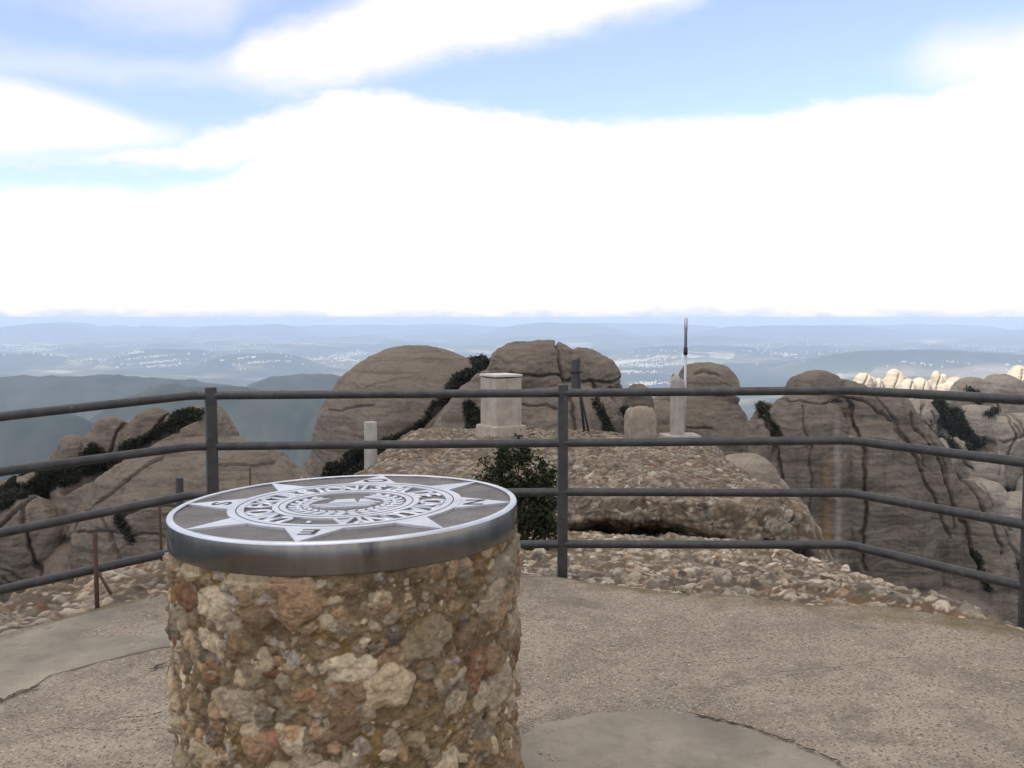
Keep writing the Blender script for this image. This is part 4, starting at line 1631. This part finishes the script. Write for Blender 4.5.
# ================================================================== railing
rail_px = {
    'far_l': (-160, [446, 508, 580, 649], 4.33),
    'l0': (0, [416.6, 471.7, 533, 590], 4.79),
    'bend_l': (191, [395.5, 446.5, 495, 548], 5.42),
    'mid': (563, [393, 443, 492, 544], 5.53),
    'bend_r': (849, [390.4, 440.4, 493, 545], 5.38),
    'right': (1022, [399.6, 462.2, 524, 586], 4.46),
    'far_r': (1180, [411, 487, 560, 632], 3.78),
}
rail_g = empty('railing', (0.29, 5.42, 0), 'grey steel four-rail safety railing round the edge of the terrace', 'railing')
o0 = np.array([0.29, 5.42, 0])
for k in range(4):
    pts = []
    for key, (x, ys, Y) in rail_px.items():
        pts.append(at(x, ys[k], Y) - o0)
    # a short tight curve at each bend
    P = [pts[0]]
    for i in range(1, len(pts) - 1):
        a, b, c = pts[i - 1], pts[i], pts[i + 1]
        u1 = (a - b) / np.linalg.norm(a - b)
        u2 = (c - b) / np.linalg.norm(c - b)
        rr_ = 0.05
        for t in (0, 0.25, 0.5, 0.75, 1):
            P.append((1 - t) ** 2 * (b + u1 * rr_) + 2 * t * (1 - t) * b + t * t * (b + u2 * rr_))
    P.append(pts[-1])
    bm = bmesh.new()
    add_tube(bm, P, 0.0245, 16)
    bm_obj('rail', bm, M['metal_rail'], rail_g, smooth=True)
b_w = NB('weld_bead')
M['weld'] = b_w.done((0.42, 0.42, 0.43), 0.5, 0.5)
for (x, Y, ytop, w, d, rz, yb) in [(210.5, 5.42, 387, 0.062, 0.05, math.radians(28), None), (563, 5.53, 384, 0.056, 0.05, math.radians(7), 575), (1034, 4.44, 392, 0.056, 0.05, math.radians(-12), 627),
                                   (-175, 4.30, 438, 0.06, 0.05, math.radians(40), None)]:
    top = at(x, ytop, Y)
    gz = float(ground_z(top[0])) - 0.05
    h = top[2] - gz
    bm = bmesh.new()
    add_box(bm, (top[0] - o0[0], top[1] - o0[1], gz + h / 2), (w, d, h), rz, 0.006)
    p = bm_obj('post', bm, M['metal_rail'], rail_g)

# welded joint collars where the second rail bends
bm = bmesh.new()
c = at(849, 440.4, 5.38) - o0
dirv = (at(1022, 462.2, 4.46) - at(849, 440.4, 5.38))
dirv /= np.linalg.norm(dirv)
add_tube(bm, [c + dirv * 0.004, c + dirv * 0.022], 0.0262, 16)
bm_obj('weld_collar', bm, M['weld'], rail_g, smooth=True)

# ================================================================== small things on the ledge and slope
def stake(label, px, ytop, ybase, Y, r, mat, brace=None, name='iron_stake', cat='stake'):
    b = at(px[1], ybase, Y)
    t = at(px[0], ytop, Y)
    e = empty(name, tuple(b), label, cat)
    bm = bmesh.new()
    add_tube(bm, [Vector((0, 0, -0.25)), Vector(t - b)], r, 8)
    bm_obj('shaft', bm, mat, e, smooth=True)
    if brace:
        bm = bmesh.new()
        q0, q1 = at(*brace[0], Y) - b, at(*brace[1], Y - 0.05) - b
        add_tube(bm, [Vector(q0), Vector(q1)], r * 0.7, 8)
        bm_obj('brace', bm, mat, e, smooth=True)
    return e


stake('rusty iron stake with a short diagonal brace on the pebbles', (95, 97), 533, 600, 5.02, 0.0125, M['rust'], ((98, 572), (111, 594)))
stake('thin rusty rod leaning at the pebble edge beside the stone table', (159.5, 161.5), 504, 561, 5.9, 0.009, M['rust'])
stake('slender rusty rod seen just past the left railing post, above the dial', (250, 250), 468, 560, 7.0, 0.008, M['rust'])
stake('thick black stub post rising just above the third rail', (179.5, 179.5), 478, 570, 5.75, 0.024, M['dark_iron'], name='stub_post', cat='post')

# concrete pedestal
Yp = 14.8
pb = at(501, 437, Yp)
ped = empty('concrete_pedestal', (pb[0], pb[1], pb[2]), 'square pale concrete survey pedestal on a stepped plinth', 'pedestal')
s = Yp / F
rzp = math.radians(33)
wd = 30 * s
bm = bmesh.new()
add_box(bm, (0, 0, 0.215 + 0.72 / 2 - 0.02), (wd, wd, 0.76), rzp, 0.012)
bm_obj('shaft', bm, M['concrete'], ped)
bm = bmesh.new()
add_box(bm, (0, 0, 0.215 + 0.76 - 0.02 + 0.018), (wd * 1.05, wd * 1.05, 0.035), rzp, 0.008)
cw = NB('weathered_cap')
bm_obj('cap', bm, cw.done(cw.mix(cw.noise(12, 4), (0.62, 0.58, 0.52), (0.5, 0.45, 0.39)), 0.85), ped)
bm = bmesh.new()
add_box(bm, (0, 0, 0.02), (wd * 1.32, wd * 1.32, 0.36), rzp, 0.03, 0.94)
bm_obj('plinth', bm, M['concrete'], ped)

# rounded stone block
bb = at(640.5, 438, 14.4)
s = 14.4 / F
bm = bmesh.new()
add_box(bm, (0, 0, 0.20), (27 * s, 20 * s, 0.54), 0.25, 0.0)
bmesh.ops.subdivide_edges(bm, edges=bm.edges[:], cuts=14, use_grid_fill=True)
P = np.array([v.co for v in bm.verts])
d = fbm(P * 9, 4, 0.6) * 0.022
for v, q in zip(bm.verts, d):
    hz = max(0, v.co.z - 0.30) / 0.17
    k = 1 - 0.30 * hz ** 2.2
    v.co.x *= k
    v.co.y *= k
    v.co += v.co.normalized() * q
blk = bm_obj('stone_block', bm, mat_concrete('pebbly_block', (0.35, 0.29, 0.225), (0.20, 0.155, 0.115), 4.0), smooth=True)
blk.location = bb
tag(blk, 'short round-shouldered stone block between the ladder and the broken pillar', 'stone block')

# broken pillar
qb = at(677, 438, 14.9)
s = 14.9 / F
pil = empty('concrete_pillar', tuple(qb), 'slim concrete pillar with a broken top on a low slab', 'pillar')
bm = bmesh.new()
add_tube(bm, [(0, 0, -0.2 + 0.1 * k) for k in range(13)], 7.2 * s, 24)
for v in bm.verts:
    n_ = float(noise(np.array([[v.co.x * 12, v.co.y * 12, v.co.z * 5]]))[0])
    v.co.x *= 1 + n_ * 0.05
    v.co.y *= 1 + n_ * 0.05
    if v.co.z > 0.95:
        v.co.z += -0.10 * max(0, (v.co.x / (7 * s))) + float(noise(np.array([[v.co.x * 30, v.co.y * 30, 0.3]]))[0]) * 0.06 - 0.02
bm_obj('shaft', bm, M['concrete_grey'], pil, smooth=True)
bm = bmesh.new()
add_box(bm, (0.05, 0, 0.0), (36 * s, 28 * s, 0.12), 0.1, 0.015)
bm_obj('base_slab', bm, M['concrete_grey'], pil)

# mast
mb = at(684.5, 436, 15.2)
s = 15.2 / F
mast = empty('antenna_mast', tuple(mb), 'thin upright metal mast with a black coupling, beside the broken pillar', 'mast')
ht = (436 - 318) * s
tip = at(686, 318, 15.2) - mb
bm = bmesh.new()
add_tube(bm, [Vector((0, 0, -0.1)), Vector(tip * 0.70)], 1.25 * s, 10)
bm_obj('pole', bm, M['alu'], mast, smooth=True)
bm = bmesh.new()
add_tube(bm, [Vector(tip * 0.69), Vector(tip * 0.75)], 2.1 * s, 10)
bm_obj('coupling', bm, M['dark_iron'], mast, smooth=True)
bm = bmesh.new()
add_tube(bm, [Vector(tip * 0.74), Vector(tip * 0.90), Vector(tip * 0.905), Vector(tip)], [1.5 * s, 1.5 * s, 1.9 * s, 1.7 * s], 10)
bm_obj('upper_rod', bm, M['alu'], mast, smooth=True)

# concrete post
cb = at(371, 476, 12.6)
s = 12.6 / F
bm = bmesh.new()
add_tube(bm, [(0, 0, -0.3), (0, 0, 0.1), (0, 0, 0.4), (0, 0, 55 * s - 0.012), (0, 0, 55 * s)], [6.6 * s, 6.6 * s, 6.5 * s, 6.3 * s, 5.7 * s], 24)
pst = bm_obj('concrete_post', bm, M['concrete_grey'], smooth=True)
pst.location = cb
tag(pst, 'short plain round concrete post beyond the dial, below the smooth dome', 'post')

# dark leaning steel frame with a plate at its head
lb = at(583, 434, 15.6)
s = 15.6 / F
lad = empty('steel_frame', tuple(lb), 'dark leaning narrow steel frame with a plate at its head, against the cracked dome', 'steel frame')


def lp(px, py, dy=0.0):
    return Vector(at(px, py, 15.6) - lb) + Vector((0, dy, 0))


bm = bmesh.new()
for (x0, x1, x2, x3, y0, y1) in [(571.5, 580.5, 572.0, 578.0, 360, 392)]:
    v = [bm.verts.new(lp(a, b, dy)) for dy in (-0.025, 0.025) for a, b in ((x0, y0), (x1, y0 - 1), (x3 + 1, y1), (x2 - 1, y1))]
    for f in ((0, 3, 2, 1), (4, 5, 6, 7), (0, 1, 5, 4), (1, 2, 6, 5), (2, 3, 7, 6), (3, 0, 4, 7)):
        bm.faces.new([v[i] for i in f])
bmesh.ops.recalc_face_normals(bm, faces=bm.faces[:])
bm_obj('head_plate', bm, (lambda b: b.done(b.mix(b.noise(12, 3), (0.05, 0.05, 0.055), (0.085, 0.085, 0.09)), 0.6, 0.2))(NB('grey_plate')), lad)
for pts, r in (([(578, 358), (580, 395), (585, 434)], 1.3), ([(581, 395), (590, 434)], 1.1)):
    bm = bmesh.new()
    q = [lp(a, b, -0.03) for a, b in pts]
    q[-1] = q[-1] + Vector((0, 0, -0.08))
    add_tube(bm, q, r * s, 8)
    bm_obj('leg', bm, M['dark_iron'], lad, smooth=True)
bm = bmesh.new()
add_tube(bm, [lp(570, 372, -0.05), lp(583, 372, -0.05)], 0.9 * s, 8)
bm_obj('crossbar', bm, M['dark_iron'], lad, smooth=True)

# ================================================================== the bush before the ledge
by = 7.0
bb_ = at(520, 556, by)
bush = empty('bush', tuple(bb_), 'dark leafy evergreen bush growing against the pebbly ledge behind the dial', 'bush')
s = by / F
pts = []
for (cx, cy, rx, ry, n, dy) in [(515, 478, 22, 26, 300, 0), (497, 480, 15, 16, 120, -0.05), (540, 482, 14, 18, 120, 0.0), (522, 512, 34, 26, 420, 0), (505, 458, 9, 12, 60, 0), (525, 456, 8, 12, 60, 0.05),
                               (530, 535, 30, 26, 360, 0), (545, 500, 12, 22, 140, 0), (490, 530, 26, 26, 200, 0.05)]:
    c = at(cx, cy, by) - bb_
    q = RNG.normal(0, 1, (n, 3))
    q /= np.linalg.norm(q, axis=1)[:, None]
    q *= RNG.uniform(0.35, 1.0, (n, 1)) ** 0.5
    pts.append(c + np.array([0, dy, 0]) + q * np.array([rx * s, rx * s * 0.9, ry * s]))
pts = np.vstack(pts)
sprig = []
for k in range(46):
    c0 = pts[RNG.integers(len(pts))]
    d0 = np.array([RNG.normal(0, 0.6), RNG.normal(0, 0.4), RNG.uniform(0.3, 1.0)])
    d0 /= np.linalg.norm(d0)
    for t in np.linspace(0, RNG.uniform(0.06, 0.15), 9):
        sprig.append(c0 + d0 * t)
pts = np.vstack([pts[RNG.random(len(pts)) < 0.62], np.array(sprig)])
lc = leaf_cloud('crown', pts, 0.019, M['leaf'], per=8, spread=0.021, parent=bush, kind=None)
bm = bmesh.new()
rg = random.Random(2)
for k in range(14):
    t = Vector(pts[rg.randrange(len(pts))])
    add_tube(bm, [Vector((rg.uniform(-.08, .08), rg.uniform(-.04, .04), -0.08)), t * 0.5 + Vector((rg.uniform(-.04, .04), 0, 0.02)), t], [0.012, 0.008, 0.003], 6)
bm_obj('stem', bm, M['bark'], bush, smooth=True)

# small moss tufts on the terrace edge
tp = []
for x, y, n in ((684, 594, 26),):
    p = on_z(x, y, 0.01)
    for _ in range(n):
        tp.append(p + np.array([RNG.normal(0, 0.03), RNG.normal(0, 0.03), float(ground_z(p[0])) + RNG.uniform(-0.005, 0.006)]))
leaf_cloud('moss_tuft', tp, 0.007, mat_leaf('moss', (0.06, 0.055, 0.015), (0.12, 0.10, 0.03)), per=4, spread=0.008)
tag(bpy.data.objects['moss_tuft'], 'tiny olive moss tufts on the concrete edge', 'moss', kind='stuff')
